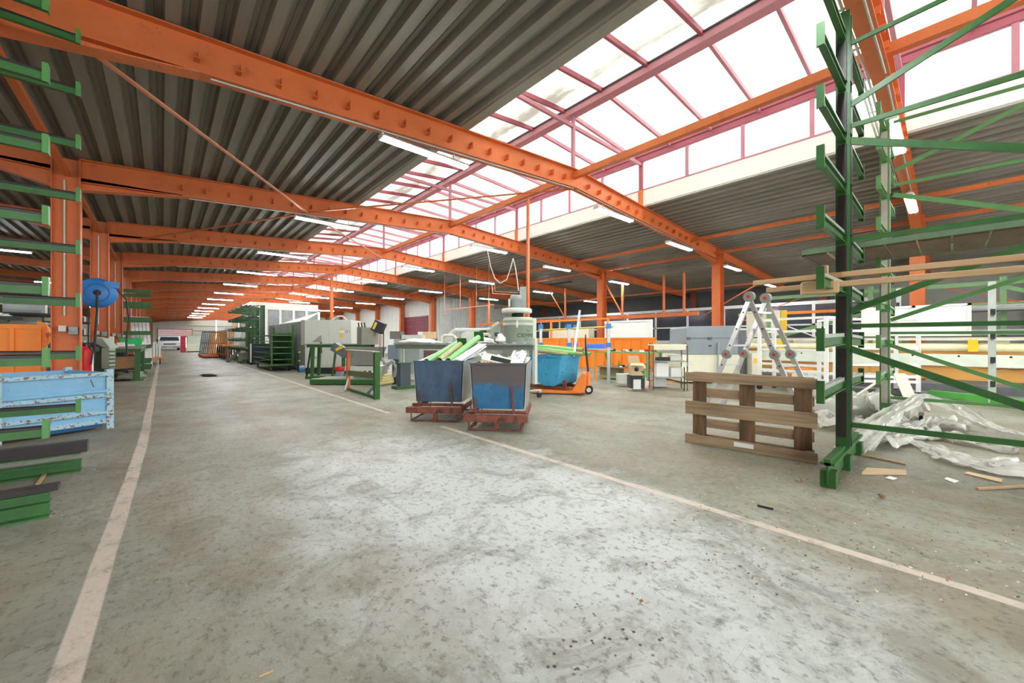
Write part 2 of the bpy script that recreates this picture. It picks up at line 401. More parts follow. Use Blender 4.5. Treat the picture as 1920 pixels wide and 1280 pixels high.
    L.new(math_('SUBTRACT', noise(18, 8, .7), holes), bp.inputs['Height']); L.new(bp.outputs[0], b.inputs['Normal'])
    return m
XL, XR, B0, BAY, NF = -1.1, 14.6, .6, 4.95, 17
YE = B0 + BAY * NF
o = MB().bx(-16.5, 23.4, -9.5, YE + 14, -.15, 0).build('floor', floor_mat()); o['kind'] = 'structure'

# ------------------------------------------------------------------ roof shape
def zt(X):                                   # top of the steel
    if X < -1.1: return 4.42 + (-1.1 - X) * .04
    if X <= 6.75: return 4.42 + (X + 1.1) / 7.85 * .5
    if X <= 14.6: return 4.42 + (14.6 - X) / 7.85 * .5
    return 4.42 - (X - 14.6) * .05
def zb(X): return zt(X) - (.42 if -1.1 <= X <= 14.6 else .30)

ceiling = struct('ceiling')
def corr(X0, X1, Y0, Y1, pitch=.28, dep=.10):
    pts = []; x = X0
    while x < X1 - .001:
        for dx, h in ((0, 0), (.115, 0), (.14, dep), (.19, dep), (.197, dep - .014), (.205, dep - .014), (.212, dep), (.255, dep)):
            xx = x + dx * pitch / .28
            if xx < X1: pts.append((xx, zt(xx) + .012 + h))
        x += pitch
    pts.append((X1, zt(X1) + .012))
    n = len(pts); mb = MB()
    mb.add([(a, y, z) for y in (Y0, Y1) for a, z in pts], [(i, i + 1, n + i + 1, n + i) for i in range(n - 1)])
    return mb
YS = [B0 + BAY * i for i in range(-2, NF + 1)]
for i, y in enumerate(YS[:-1]):
    for a, b in ((XL, 3.86), (9.66, XR), (XR, 23.2), (-9.0, XL)):
        corr(a, b, y, y + BAY).build('roof_sheet', SHEET, ceiling)
# roof edge trims along the monitor
for x in (3.86, 9.62):
    for y in YS[:-1]:
        if x < 5: MB().bx(x - .14, x + .02, y, y + BAY - .01, zt(x) - .01, zt(x) + .13).build('roof_edge_trim', TRIMM, ceiling)
for y in YS[:-1]:                            # upstand of the monitor on its closed side
    MB().bx(3.86, 3.90, y, y + BAY, 4.78, 6.04).build('upstand_panel', WHITEP, ceiling)
# rooflight: 5 panels a bay on each slope, rafters between them
def zg(X): return 6.02 + (X - 3.88) / 2.87 * .28 if X < 6.75 else 6.30 - (X - 6.75) / 2.87 * .16
pane_l = MB().add([(3.88, 0, zg(3.88)), (6.70, 0, zg(6.70)), (6.70, .985, zg(6.7)), (3.88, .985, zg(3.88))], [(0, 1, 2, 3)]).build('rooflight_panel', GLAZEL, ceiling)
pane_r = MB().add([(6.80, 0, zg(6.80)), (9.64, 0, zg(9.64)), (9.64, .985, zg(9.64)), (6.80, .985, zg(6.8))], [(0, 1, 2, 3)]).build('rooflight_panel', GLAZE, ceiling)
raf_l = MB().bar((3.88, 0, zg(3.88) - .05), (6.68, 0, zg(6.68) - .05), .055, .09).build('rooflight_rafter', PINK, ceiling)
raf_r = MB().bar((6.82, 0, zg(6.82) - .05), (9.62, 0, zg(9.62) - .05), .055, .09).build('rooflight_rafter', PALEPINK, ceiling)
first = True
for y in YS[:-1]:
    for k in range(5):
        yy = y + .17 + k * .99
        for p, dy in ((pane_l, .0025), (pane_r, .0025), (raf_l, 0), (raf_r, 0)):
            if first: p.location = (0, yy + dy, 0)
            else: share(p, (0, yy + dy, 0), parent=ceiling)
        first = False
MB().bx(6.65, 6.85, YS[0], YE, 6.09, 6.24).build('rooflight_ridge_beam', PALEPINK, ceiling)
MB().bx(6.62, 6.64, YS[0], YE, 6.22, 6.25).bx(6.70, 6.80, YS[0], YE, 6.24, 6.31).build('rooflight_ridge_trim', DARK, ceiling)
for x, z in ((-9.0, 0), ):                    # glazed strip added, mostly unseen, to let daylight into the left nave
    for y in YS[:-1]: MB().bx(-12.0, -9.0, y + .02, y + BAY - .02, 4.76, 4.77).build('rooflight_panel', GLAZE, ceiling)
    MB().bx(-16.5, -12.0, YS[0], YE, 4.76, 4.80).build('roof_sheet', SHEET, ceiling)
for y in YS:                                  # ties and posts inside the monitor
    MB().bx(3.9, 9.56, y - .03, y + .03, 5.83, 5.91).build('monitor_tie', PALEPINK, ceiling)
    MB().bx(6.715, 6.785, y - .035, y + .035, 4.92, 6.10).build('monitor_post', PALEPINK, ceiling)

# clerestory windows
for i, y in enumerate(YS[:-1]):
    wn = struct('window_%d' % (i + 1), (9.6, y, 5.18))
    g = BAY / 4
    for k in range(4):
        MB().bx(-.003, .003, k * g + .04, (k + 1) * g - .04, .02, .76).build('pane', WINGL, wn)
        MB().bx(-.035, .035, k * g - (.06 if k == 0 else .04), k * g + (.06 if k == 0 else .04), 0, .78).build('mullion', PINK if k == 0 else PALEPINK, wn)
    MB().bx(-.05, .05, 0, BAY, .76, .88).bx(-.075, .03, 0, BAY, .90, .97).build('head_rail', PINK, wn)
    MB().bx(-.03, .03, 0, BAY, -.015, .02).build('sill_rail', PALEPINK, wn)
    MB().bx(-.02, .02, .0, BAY - .01, -.42, -.015).build('apron_panel', WHITEP, wn)
    MB().bx(-.06, .06, -.06, .06, -.40, -.01).build('post_stub', ORANGE, wn)

# ------------------------------------------------------------------ orange portal frames
ORD = ['nearest', 'second', 'third', 'fourth', 'fifth', 'sixth', 'seventh', 'eighth', 'ninth', 'tenth', 'eleventh', 'twelfth', 'thirteenth', 'fourteenth',
       'fifteenth', 'sixteenth', 'seventeenth', 'farthest']
def hexcol(x0, x1, wy, top):
    m = MB(); m.bx(x0, x0 + .014, -wy / 2, wy / 2, .01, top).bx(x1 - .014, x1, -wy / 2, wy / 2, .01, top).bx(x0 + .014, x1 - .014, -.006, .006, .01, top); return m
def rafter(xa, xb, w_=.18):
    m = MB(); n = 6
    for k in range(n):
        a = xa + (xb - xa) * k / n; b = xa + (xb - xa) * (k + 1) / n
        for lo, hi, ww in ((lambda x: zt(x) - .014, lambda x: zt(x), w_), (lambda x: zb(x), lambda x: zb(x) + .014, w_), (lambda x: zb(x) + .014, lambda x: zt(x) - .014, .012)):
            P = [(a, -ww / 2, lo(a)), (b, -ww / 2, lo(b)), (b, -ww / 2, hi(b)), (a, -ww / 2, hi(a))]
            m.add(P + [(x, ww / 2, z) for x, y, z in P], [(0, 1, 2, 3), (7, 6, 5, 4), (0, 4, 5, 1), (1, 5, 6, 2), (2, 6, 7, 3), (3, 7, 4, 0)])
    return m
def haunch(xc, xe):
    z0, z1 = 3.87, zb(xe)
    m = MB()
    m.poly([(xc, .006, z0), (xe, .006, z1), (xe, .006, z1 + .05), (xc, .006, zb(xc) + .1)], .012, (0, -1, 0))
    m.bar((xc, 0, z0), (xe, 0, z1), .18, .014)
    return m
fr0 = None
proto = []
def first_frame(y, lab):
    t = thing('portal_frame', lab, 'steel frame', (0, y, 0), 0, 'orange steel portal frames of the hall')
    hexcol(XL - .35, XL, .22, 4.40).build('column', ORANGE, t)
    hexcol(XR, XR + .35, .28, 4.40).build('column', ORANGE, t)
    rafter(XL, 6.75).build('rafter', ORANGE, t); rafter(6.75, XR).build('rafter', ORANGE, t)
    rafter(XR + .35, 23.1, .16).build('rafter', ORANGE, t); rafter(-9.0, XL - .35, .16).build('rafter', ORANGE, t)
    haunch(XL, .3).build('haunch', ORANGE, t); haunch(XR, 13.15).build('haunch', ORANGE, t)
    haunch(XL - .35, XL - 1.6).build('haunch', ORANGE, t)
    p = MB(); p.bx(-.005, .005, -.10, 0, -.05, .05).bx(-.045, .005, -.10, 0, -.055, -.047)
    x = .3; b0 = None
    while x < 13.3:
        if abs(x - 6.75) > .12:
            loc = (x, -.006, (zt(x) + zb(x)) / 2 - .02)
            if b0 is None: b0 = p.build('bracket', ORANGE, t); b0.location = loc
            else: share(b0, loc, parent=t)
        x += .41 if x > .5 else .38
    # conduit clipped under the beam
    MB().tube((.4, -.05, zb(.4) - .02), (6.7, -.05, zb(6.7) - .02), .011, n=6).tube((6.8, -.05, zb(6.8) - .02), (13.0, -.05, zb(13) - .02), .011, n=6).build('conduit', GALV, t)
    MB().tube((XL - .2, -.05, 1.6), (XL - .2, -.05, 4.0), .014, n=6).build('conduit', LGREY, t)
    m = MB(); m.bx(XL - .26, XL - .17, -.13, -.03, 1.32, 1.42).build('junction_box', LGREY, t)
    m = MB(); m.bx(XL - .14, XL - .03, -.14, -.03, 1.27, 1.40); m.tube((XL - .085, -.13, 1.335), (XL - .085, -.18, 1.335), .035, n=12).build('socket_box', GREY, t)
    return t
fr = first_frame(YS[0 + 2], 'nearest orange steel portal frame, seen from below at top right'); reg(fr)
hints = {1: ', right column just left of the ladder', 2: ', left column beside the hose reel',
         3: ', left column behind the hose reel'}
for k in range(1, NF):
    dup(fr, loc=(0, YS[k + 2], 0), label='%s orange steel portal frame from the camera%s' % (ORD[k], hints.get(k, ', down the long hall')))

# ------------------------------------------------------------------ purlins, struts, braces and posts (orange)
def oneboxX(name, X, z, w_, h_, lab, cat, y0=YS[0], y1=YE, m=ORANGE, grp=None):
    o = MB().bx(-w_ / 2, w_ / 2, 0, y1 - y0, -h_ / 2, h_ / 2).build(name, m); o.location = (X, y0, z); tag(o, lab, cat, grp); return o
oneboxX('ridge_purlin', 6.75, 4.775, .11, .13, 'long orange purlin joining the peaks of all portal frames under the rooflight', 'steel beam')
oneboxX('roof_strut', 12.7, 4.37, .09, .09, 'orange strut under the ribbed roof, first one right of the clerestory windows', 'steel beam')
oneboxX('roof_strut', 14.45, 4.22, .08, .08, 'darker orange strut meeting the heads of the right-hand columns', 'steel beam')
oneboxX('roof_strut', 20.3, 3.78, .07, .07, 'low orange strut under the roof far right, behind the right-hand columns', 'steel beam')
oneboxX('roof_strut', -1.27, 4.12, .08, .08, 'orange strut linking the heads of the left-hand columns', 'steel beam')
def rod(a, b, lab, r=.024, m=None):
    a = Vector(a); o = MB().bar(Vector((0, 0, 0)), Vector(b) - a, r * 2, r).build('roof_brace', m or ORANGE); o.location = a; tag(o, lab, 'steel rod', 'diagonal braces of the roof'); return o
F = lambda k: B0 + BAY * k
PALEO = mat('pale_salmon_paint', (226, 150, 118), .5, var=.08)
rod((-.62, F(1), 4.02), (2.65, F(2), 4.28), 'pale diagonal brace from the upper left beam down to the third frame', m=PALEO)
rod((2.65, F(2), 4.30), (6.7, F(1), 4.48), 'orange diagonal brace from the third frame up to the peak of the second')
rod((2.75, F(2), 4.24), (6.7, F(3), 4.50), 'pale diagonal brace behind the third frame running to the peak of the fourth', m=PALEO)
rod((2.55, F(2), 4.24), (-.5, F(3), 4.05), 'orange diagonal brace behind the third frame running left to the fourth')
rod((2.6, F(6), 4.26), (6.7, F(5), 4.50), 'distant orange brace rising to the peak of the sixth frame')
rod((2.6, F(6), 4.26), (6.7, F(7), 4.50), 'distant orange brace rising to the peak of the eighth frame')
def hanger(X, Y, z0, z1, w_, lab, grp=None, m=ORANGE):
    o = MB().bx(-w_ / 2, w_ / 2, -w_ / 2, w_ / 2, 0, z1 - z0).build('steel_post', m); o.location = (X, Y, z0); tag(o, lab, 'post', grp); return o
hanger(6.75, 6.98, 0, 4.71, .06, 'thin orange post from floor to ridge purlin behind the grey dust extractor')
hanger(6.75, 22.06, 0, 4.71, .13, 'thick orange post standing in front of the tall grey cabinet')
hanger(6.85, 22.6, 0, 4.71, .05, 'slim orange post just behind the thick one at the grey cabinet')
hanger(6.75, 42.0, 0, 4.71, .12, 'orange post between the green cantilever rack and the white cabin')
hanger(6.75, 61.5, 0, 4.71, .12, 'farthest orange post, rising beside the stacked door frames')
# duct of two orange rails hung on rods left of the extractor
hr = thing('hanging_rail', 'orange conduit rail hung on four thin rods over the saw bench', 'rail', (0, 0, 0))
pa, pb = onX(825, 582, 11.0), onX(925, 571, 11.0)
MB().bar(pa, pb, .05, .04).build('rail', PALEO, hr)
for t_ in (.1, .42, .72, .93):
    q = pa.lerp(pb, t_); MB().tube(q, (q.x, q.y, zt(q.x)), .014, n=6).build('rod', PALEO, hr)

# ------------------------------------------------------------------ fluorescent lights
def flight(lab, loc):
    t = thing('fluorescent_light', lab, 'ceiling light', loc, 0, 'fluorescent fittings under the orange beams')
    MB().prof((-.76, 0, 0), (.76, 0, 0), [(-.03, .05), (.03, .05), (.085, .0), (.075, -.005), (.03, .035), (-.03, .035), (-.075, -.005), (-.085, .0)]).build('reflector', GALV, t)
    for q in (-.035, .035): MB().tube((-.74, q, -.012), (.74, q, -.012), .024, n=8).build('tube', LAMP, t)
    for q in (-1, 1):
        MB().box(q * .752, 0, .005, .024, .14, .07).build('end_cap', LGREY, t)
        MB().box(q * .5, 0, .09, .012, .02, .10).build('bracket', GALV, t)
    return t
COLS = [(3.12, 'left of the rooflight'), (8.3, 'near the peak, right of the rooflight'), (11.75, 'right of the clerestory windows'), (16.1, 'beyond the right-hand columns'),
        (20.6, 'far right beside the outer wall'), (-4.0, 'in the dim nave left of the columns')]
lf = None
for k in range(0, NF):
    for j, (x, wh) in enumerate(COLS):
        if j >= 4 and k % 2 == (0 if j == 4 else 1): continue
        if j == 4 and k > 5: continue
        if k > 13: continue
        if j == 3 and k > 4: continue
        if j == 2 and k > 9: continue
        loc = (x, F(k) - .03, zb(x) - .15)
        lab = 'lit fluorescent fitting under the %s portal frame, %s' % (ORD[k], wh)
        if lf is None: lf = flight(lab, loc); reg(lf)
        else: dup(lf, loc=loc, label=lab)
ct0 = thing('conduit_bundle', 'bundle of three silver conduits clipped along the nearest orange beam', 'conduit', (0, F(0) + .20, 0))
for q in (0, .04, .085):
    MB().path([(3.0, -q, zb(3) + .02), (6.7, -q, zb(6.7) + .02), (11.0, -q, zb(11) + .02)], .013, 6).build('conduit', GALV, ct0)
for k in range(9): MB().bx(3.2 + .9 * k, 3.23 + .9 * k, -.11, .02, zb(3.2 + .9 * k) + .035, zb(3.2 + .9 * k) + .045).build('clip', GALV, ct0)
# an unlit black fitting hanging in the right nave
t = thing('unlit_light', 'unlit black fluorescent fitting hanging in the right nave left of the column', 'ceiling light', onX(1050, 531, 15.6))
MB().bar(Vector((0, -.75, 0)), Vector((0, .75, 0)), .12, .05).build('housing', DARK, t)
MB().tube((0, -.6, .02), (0, -.6, .30), .006, n=5).tube((0, .6, .02), (0, .6, .30), .006, n=5).build('hanger', DARK, t)

# ------------------------------------------------------------------ walls
wr = struct('wall_right'); m = MB(); 
MB().bx(23.2, 23.4, -9.5, 25.0, 0, 4.3).build('wall_face', CONC, wr)
for y in range(-8, 25, 6): MB().bx(23.0, 23.2, y - .15, y + .15, 0, 4.0).build('pilaster', mat('brown_column', (138, 72, 52), .6), wr)
MB().bx(23.12, 23.2, 3.6, 25, 2.95, 3.95).build('upper_cladding', DGREYW, wr)
# enclosed white volume on the right from Y=25
wh = struct('wall_inner')
def ribwall(p0, p1, z0, z1, pitch, dep, M, parent, name):
    a = Vector(p0); b = Vector(p1); d = (b - a).normalized(); nrm = Vector((d.y, -d.x, 0)); Ln = (b - a).length; mb = MB(); pts = []; x = 0
    while x < Ln:
        for dx, h in ((0, 0), (.55, 0), (.65, 1), (.9, 1)): pts.append((min(Ln, x + dx * pitch), h * dep))
        x += pitch
    n_ = len(pts); P = [a + d * q + nrm * h for q, h in pts]
    mb.add([(p.x, p.y, z) for z in (z0, z1) for p in P], [(i, i + 1, n_ + i + 1, n_ + i) for i in range(n_ - 1)]); return mb.build(name, M, parent)
ribwall((15.1, 25.0, 0), (15.1, YE, 0), 0, 4.45, .25, -.03, WHITEP, wh, 'cladding')
ribwall((16.1, 25.0, 0), (23.2, 25.0, 0), 0, 4.3, .25, .04, mat('pale_ribbed_cladding', (206, 210, 206), .5), wh, 'cladding')
for k in range(9): MB().bx(15.12, 16.08, 24.96, 25.04, .5 * k, .5 * k + .49).build('wall_panel', mat('pale_block_panel', (214, 218, 214), .6), wh)
MB().bx(15.0, 23.2, 25.06, 25.2, 0, 4.4).build('wall_core', LGREY, wh)
d3 = struct('door_1', (15.04, 28.5, 0))
for k in range(16): MB().bx(-.02, .03, -1.95, 1.95, .18 * k, .18 * k + .165).build('slat', MAROON, d3)
MB().bx(-.03, .03, -2.05, -1.95, 0, 2.95).bx(-.03, .03, 1.95, 2.05, 0, 2.95).bx(-.05, .03, -2.05, 2.05, 2.9, 3.05).bx(-.03, .035, -.03, .03, 0, 2.9).build('door_frame', MAROON, d3)
wl = struct('wall_left'); MB().bx(-16.5, -16.3, -9.5, YE, 0, 4.8).build('wall_face', CONC, wl)
# end wall with a half raised shutter and daylight outside
we = struct('wall_far')
MB().bx(-16.5, -.6, YE, YE + .2, 0, 5).build('wall_face', WHITEP, we)
for x0 in (3.65, 6.9, 10.1, 13.3): MB().bx(x0 + .1, x0 + 3.2, YE, YE + .2, 0, 6.2).build('wall_panel', WHITEP, we)
MB().bx(-.6, 3.75, YE, YE + .2, 3.05, 6.2).build('wall_panel', WHITEP, we)
for z in (1.2, 2.0, 2.8, 3.6): MB().bx(3.0, 14.6, YE - .08, YE - .01, z, z + .06).build('pipe_rail', mat('pale_tan_rail', (196, 178, 150), .6), we)
d1 = struct('door_2', (1.55, YE + .05, 0))
for k in range(8): MB().bx(-2.1, 2.1, -.03, .03, 1.62 + k * .18, 1.785 + k * .18).build('slat', mat('red_shutter', (196, 52, 70), .5), d1)
MB().bx(-2.2, -2.1, -.1, .1, 0, 3.1).bx(2.1, 2.2, -.1, .1, 0, 3.1).build('door_frame', ORANGE, d1)

# long office glazing in the right nave
pt = struct('window_30', (22.0, 0, 0))
for k in range(12):
    y0 = 2.2 + k * 1.9
    if y0 > 23: break
    MB().bx(-.04, .04, y0, y0 + .12, 0, 2.9).build('mullion', WHITEM, pt)
    MB().bx(-.01, .01, y0 + .12, y0 + 1.9, 1.15, 2.8).build('pane', GLASSD, pt)
    MB().bx(-.02, .02, y0 + .12, y0 + 1.9, 0, 1.0).build('parapet_panel', LGREY, pt)
MB().bx(-.06, .06, 2.2, 24.9, 2.8, 2.95).bx(-.05, .05, 2.2, 24.9, 1.0, 1.15).bx(-.04, .04, 2.2, 24.9, 1.85, 1.92).build('transom', WHITEM, pt)

# ================================================================== FOREGROUND
# ------------------------------------------------------------------ green cantilever rack arms entering at left
def arm(mb_g, mb_b, x_up, x_tip, y, z, sgn=1, rise=.0, hw=.05):
    """an arm from the upright to the tip: green section with a black strip on top"""
    mb_g.bar((x_up, y, z), (x_tip, y, z + rise), hw, .075)
    mb_b.bar((x_up, y, z + .05), (x_tip - sgn * .02, y, z + .05 + rise), hw * .7, .026)
def cant_rack(name, lab, X, Ys, zs, la, ra, top, tipz=None, rise=.06, strip=BLACKR, upcol=BLACKR, parts=True, armcol=GREEN, base=True, bl=None, brr=None):
    bl = bl or la; brr = brr or ra
    t = thing(name, lab, 'rack', (X, Ys[0], 0), 0)
    for y in Ys:
        dy = y - Ys[0]
        MB().bx(-.055, -.045, dy - .05, dy + .05, .2, top).bx(.045, .055, dy - .05, dy + .05, .2, top).bx(-.045, .045, dy - .006, dy + .006, .2, top).build('upright', armcol, t)
        # black facing strips on the upright between the arms
        zz = [.25] + sorted(zs) + [top - .05]
        for a, b in zip(zz[:-1], zz[1:]):
            if b - a > .2: MB().bx(-.046, -.012, dy - .055, dy - .008, a + .05, b - .05).bx(.008, .04, dy - .055, dy - .008, a + .05, b - .05).bx(-.09, -.056, dy - .03, dy + .03, a + .05, b - .05).build('rubber_facing', upcol, t, kind='stuff')
        for z in zs:
            for sg, ln in ((-1, la), (1, ra)):
                if ln <= 0: continue
                a = MB().ibeam((sg * .055, dy, z - rise), (sg * ln, dy, z), .045, .075, .008).build('arm', armcol, t)
                MB().bar((sg * .06, dy, z - rise + .05), (sg * (ln - .03), dy, z + .05), .035, .03).build('rubber_strip', GALV if strip is None else strip, a)
                MB().bx(sg * ln, sg * (ln + .010), dy - .024, dy + .024, z - .06, z + .11).bx(sg * (ln - .02), sg * (ln), dy + .018, dy + .024, z - .06, z + .11).bx(sg * (ln - .02), sg * (ln), dy - .024, dy - .018, z - .06, z + .11).build('end_stop', armcol, a)
        if base:
            MB().bar((-bl - .05, dy, .19), (brr + .05, dy, .19), .09, .02).bar((-bl - .05, dy, .11), (brr + .05, dy, .11), .012, .16).bar((-bl - .05, dy, .20), (brr, dy, .20), .04, .05).build('base_beam', armcol, t)
            for q in (-bl + .02, 0, brr - .02): MB().bx(q - .05, q + .05, dy - .05, dy + .05, 0, .13).build('foot', armcol, t)
    return t
zsL = [.69 + .47 * i for i in range(8)]
LGREEN2 = mat('end_stop_green', (74, 132, 66), .42, var=.1)
lt = thing('cantilever_rack', 'green cantilever rack at the left edge, only its arm tips in the frame', 'rack', (-1.75, 4.0, 0))
for y, tipx in ((4.0, -.57), (5.2, -.555)):
    MB().ibeam((0, y - 4, .2), (0, y - 4, 4.3), .12, .12, .012, up=(1, 0, 0)).build('upright', GREEN, lt)
    for z in [.55 + .47 * i for i in range(8)]:
        e = tipx + 1.75
        a = MB().bar((.06, y - 4, z), (e, y - 4, z), .04, .05).build('arm', GREEN, lt)
        MB().prof((.06, y - 4, z + .045), (e - .01, y - 4, z + .035), [(-.018, -.01), (.018, -.01), (.018, .006), (.008, .014), (-.008, .014), (-.018, .006)]).build('rubber_strip', BLACKR, a)
        MB().bx(e, e + .006, y - 4.03, y - 3.97, z - .035, z + .09).bx(e - .022, e, y - 4.03, y - 4.024, z - .035, z + .09).build('end_stop', LGREEN2, a)
    bz = .0
    q = MB().bx(-.1, e + .01, y - 4.07, y - 3.93, .0 if y < 5 else .0, .012).bx(-.1, e + .01, y - 4.006, y - 3.994, .01, .16 if y < 5 else .1).bx(-.1, e + .01, y - 4.06, y - 3.94, .085, .095).bx(-.1, e + .01, y - 4.07, y - 3.93, .155, .165).build('base_beam', GREEN, lt)
    MB().bx(-.1, e + .05, y - 4.05, y - 3.95, .166, .20 if y < 5 else .26).build('rubber_pad', BLACKR, q)
MB().bar((.0, 0, 2.0), (0, 1.2, 3.4), .04, .02).build('brace', GREEN, lt)

# ------------------------------------------------------------------ big double sided rack, foreground right
RX, RY, RY2 = 4.6, .65, -.95
zsR = [.75, 1.14, 1.60, 2.05, 2.50, 2.95, 3.41, 3.86]
r1 = cant_rack('cantilever_rack', 'tall dark green cantilever rack beside the standing pallet', RX, [RY, RY2], zsR, .95, 1.02, 4.1, strip=None, rise=-.02, bl=.66, brr=.70)
def brace_line(root, X, p0, p1, Yend, wd, name='brace', M=GREEN, Ystart=None):
    a = onX(p0[0], p0[1], X); b = onX(p1[0], p1[1], X)
    k = (Yend - a.y) / (b.y - a.y); e = a + (b - a) * k; e.z = max(.05, min(4.3, e.z))
    if Ystart is not None: a = a + (b - a) * ((Ystart - a.y) / (b.y - a.y))
    return MB().bar(a, e, .02, wd).build(name, M, root, world=True)
for p0, p1, wd in (((1591, 84), (1767, 0), .035), ((1590, 200), (1897, 0), .05), ((1590, 238), (1920, 138), .04), ((1590, 264), (1920, 278), .06), ((1587, 451), (1920, 405), .04),
                   ((1587, 586), (1920, 462), .05), ((1587, 611), (1920, 605), .035), ((1584, 650), (1920, 762), .055), ((1588, 795), (1920, 832), .045)):
    brace_line(r1, RX, p0, p1, RY2, wd)
r2 = cant_rack('cantilever_rack', 'pale-faced green cantilever rack behind the tallest one, right', 7.5, [.62, -1.0], [.66, 1.12, 1.60, 2.10, 2.62, 3.14, 3.64, 4.08], .72, 1.1, 4.2, strip=None, rise=-.02, bl=.65, brr=.7,
               upcol=mat('lit_facing_strip', (176, 166, 160), .45, var=.15, scale=4), armcol=mat('lit_green_steel', (92, 140, 84), .42, var=.14, scale=5))  # rubber facings drawn pale, white light on them put into the colour
MG = MATS['lit_green_steel']  # rack green lightened: glow of the fluorescents is in the colour
for p0, p1, wd in (((1675, 229), (1920, 160), .04), ((1677, 321), (1920, 196), .05), ((1675, 347), (1920, 300), .04), ((1675, 365), (1920, 393), .06), ((1672, 503), (1920, 480), .04),
                   ((1670, 600), (1920, 519), .05), ((1670, 624), (1920, 623), .035), ((1666, 646), (1920, 728), .05), ((1668, 745), (1920, 763), .04)):
    brace_line(r2, 7.5, p0, p1, -1.0, wd, M=MG)

# platform of brown boards bridging the two racks
a = onX(1503, 476, 5.95)
pl = thing('scaffold_platform', 'long platform of brown boards in a green frame lying across the racks', 'platform', (5.95, -1.0, 2.20))
Lp = a.y + 1.0
MB().bx(-.01, .02, 0, Lp, .02, .08).build('edge_rail', mat('grey_green_edge', (104, 130, 102), .5), pl); MB().bx(1.0, 1.03, 0, Lp, 0, .10).build('edge_rail', mat('grey_green_edge', (104, 130, 102), .5), pl)
n = 9
for k in range(n):
    if k in (7,): continue
    MB().bx(.03, .99, Lp * k / n + .008, Lp * (k + 1) / n - .008, .005, .035).build('board', OSB, pl)
MB().bx(.0, 1.02, Lp - .04, Lp, 0, .06).bx(.0, 1.02, Lp * .78, Lp * .78 + .05, -.04, .0).build('cross_member', DARK, pl)
# timber resting on the arms
def timber(px0, py0, X, y_end, w_, h_, lab, z=None):
    a = onX(px0, py0, X); o = MB().bx(-w_ / 2, w_ / 2, 0, a.y - y_end, -h_ / 2, h_ / 2).build('timber_slat', TIMBER, bevel=.003); o.location = (X, y_end, a.z); tag(o, lab, 'timber', 'timber slats on the rack arms'); return o
timber(1413, 531, 4.42, -1.9, .05, .045, 'upper long pale timber slat lying on the right rack arms')
timber(1438, 544, 4.20, -1.9, .05, .045, 'lower long pale timber slat lying on the right rack arms')
a = onX(1530, 540, 4.02)
o = MB().bx(-.06, .06, -.14, .10, -.05, .05).build('wood_block', TIMBER, bevel=.004); o.location = a; o.rotation_euler = (0, 0, .3)
tag(o, 'short chunky end of pale timber hanging beside the rack arm stop', 'timber')
a = onX(1547, 515, 4.35); o = MB().bx(-.03, .03, -.02, .02, -.08, .08).build('wood_offcut', TIMBER); o.location = a; tag(o, 'small upright timber offcut on the rack arm', 'timber')

# ------------------------------------------------------------------ pallet standing on edge
p0 = Vector((4.46, 2.03, 0)); p1 = Vector((4.57, .84, 0)); ang = math.atan2((p1 - p0).y, (p1 - p0).x)
pal = thing('wooden_pallet', 'weathered brown wooden pallet standing on its long edge on the floor', 'pallet', p0, ang)
# local x along the pallet (1.2), y depth (away from camera +), z height .8
def wb(x0, x1, y0, y1, z0, z1, nm, M=None): return MB().bx(x0, x1, y0, y1, z0, z1).build(nm, M or WOOD, pal, bevel=.004)
WOODX = mat('pallet_board_wood', (160, 136, 108), .75, var=.5, scale=16, stretch=(.07, 1, 1), dirt=.45, dirtcol=(112, 92, 70), rust=.14, rustcol=(64, 52, 42), rscale=5, bump=.5, bscale=30)
for z0, z1 in ((.0, .1), (.33, .475), (.70, .8)):
    wb(0, 1.2, 0, .024, z0, z1, 'bottom_board', WOODX)
    for x0, x1 in ((.0, .1), (.53, .67), (1.1, 1.2)): wb(x0 + (.05 if x0 == 0 else 0), x1 + (.04 if x0 == 0 else 0) - (.03 if x0 > 1 else 0), .0245, .10, z0 + .002, z1 - .002, 'block', WOODB)
for x0, x1 in ((.05, .195), (.5275, .6725), (1.005, 1.15)): wb(x0, x1, .1005, .122, .0, .8, 'cross_board', WOODB)
for z0 in (.0, .175, .33, .52, .70): wb(.065, 1.165, .1225, .144, z0, z0 + .1, 'deck_board', WOODX)
MB().bx(.50, .68, -.004, -.001, .045, .09).build('paper_label', WHITEP, pal)

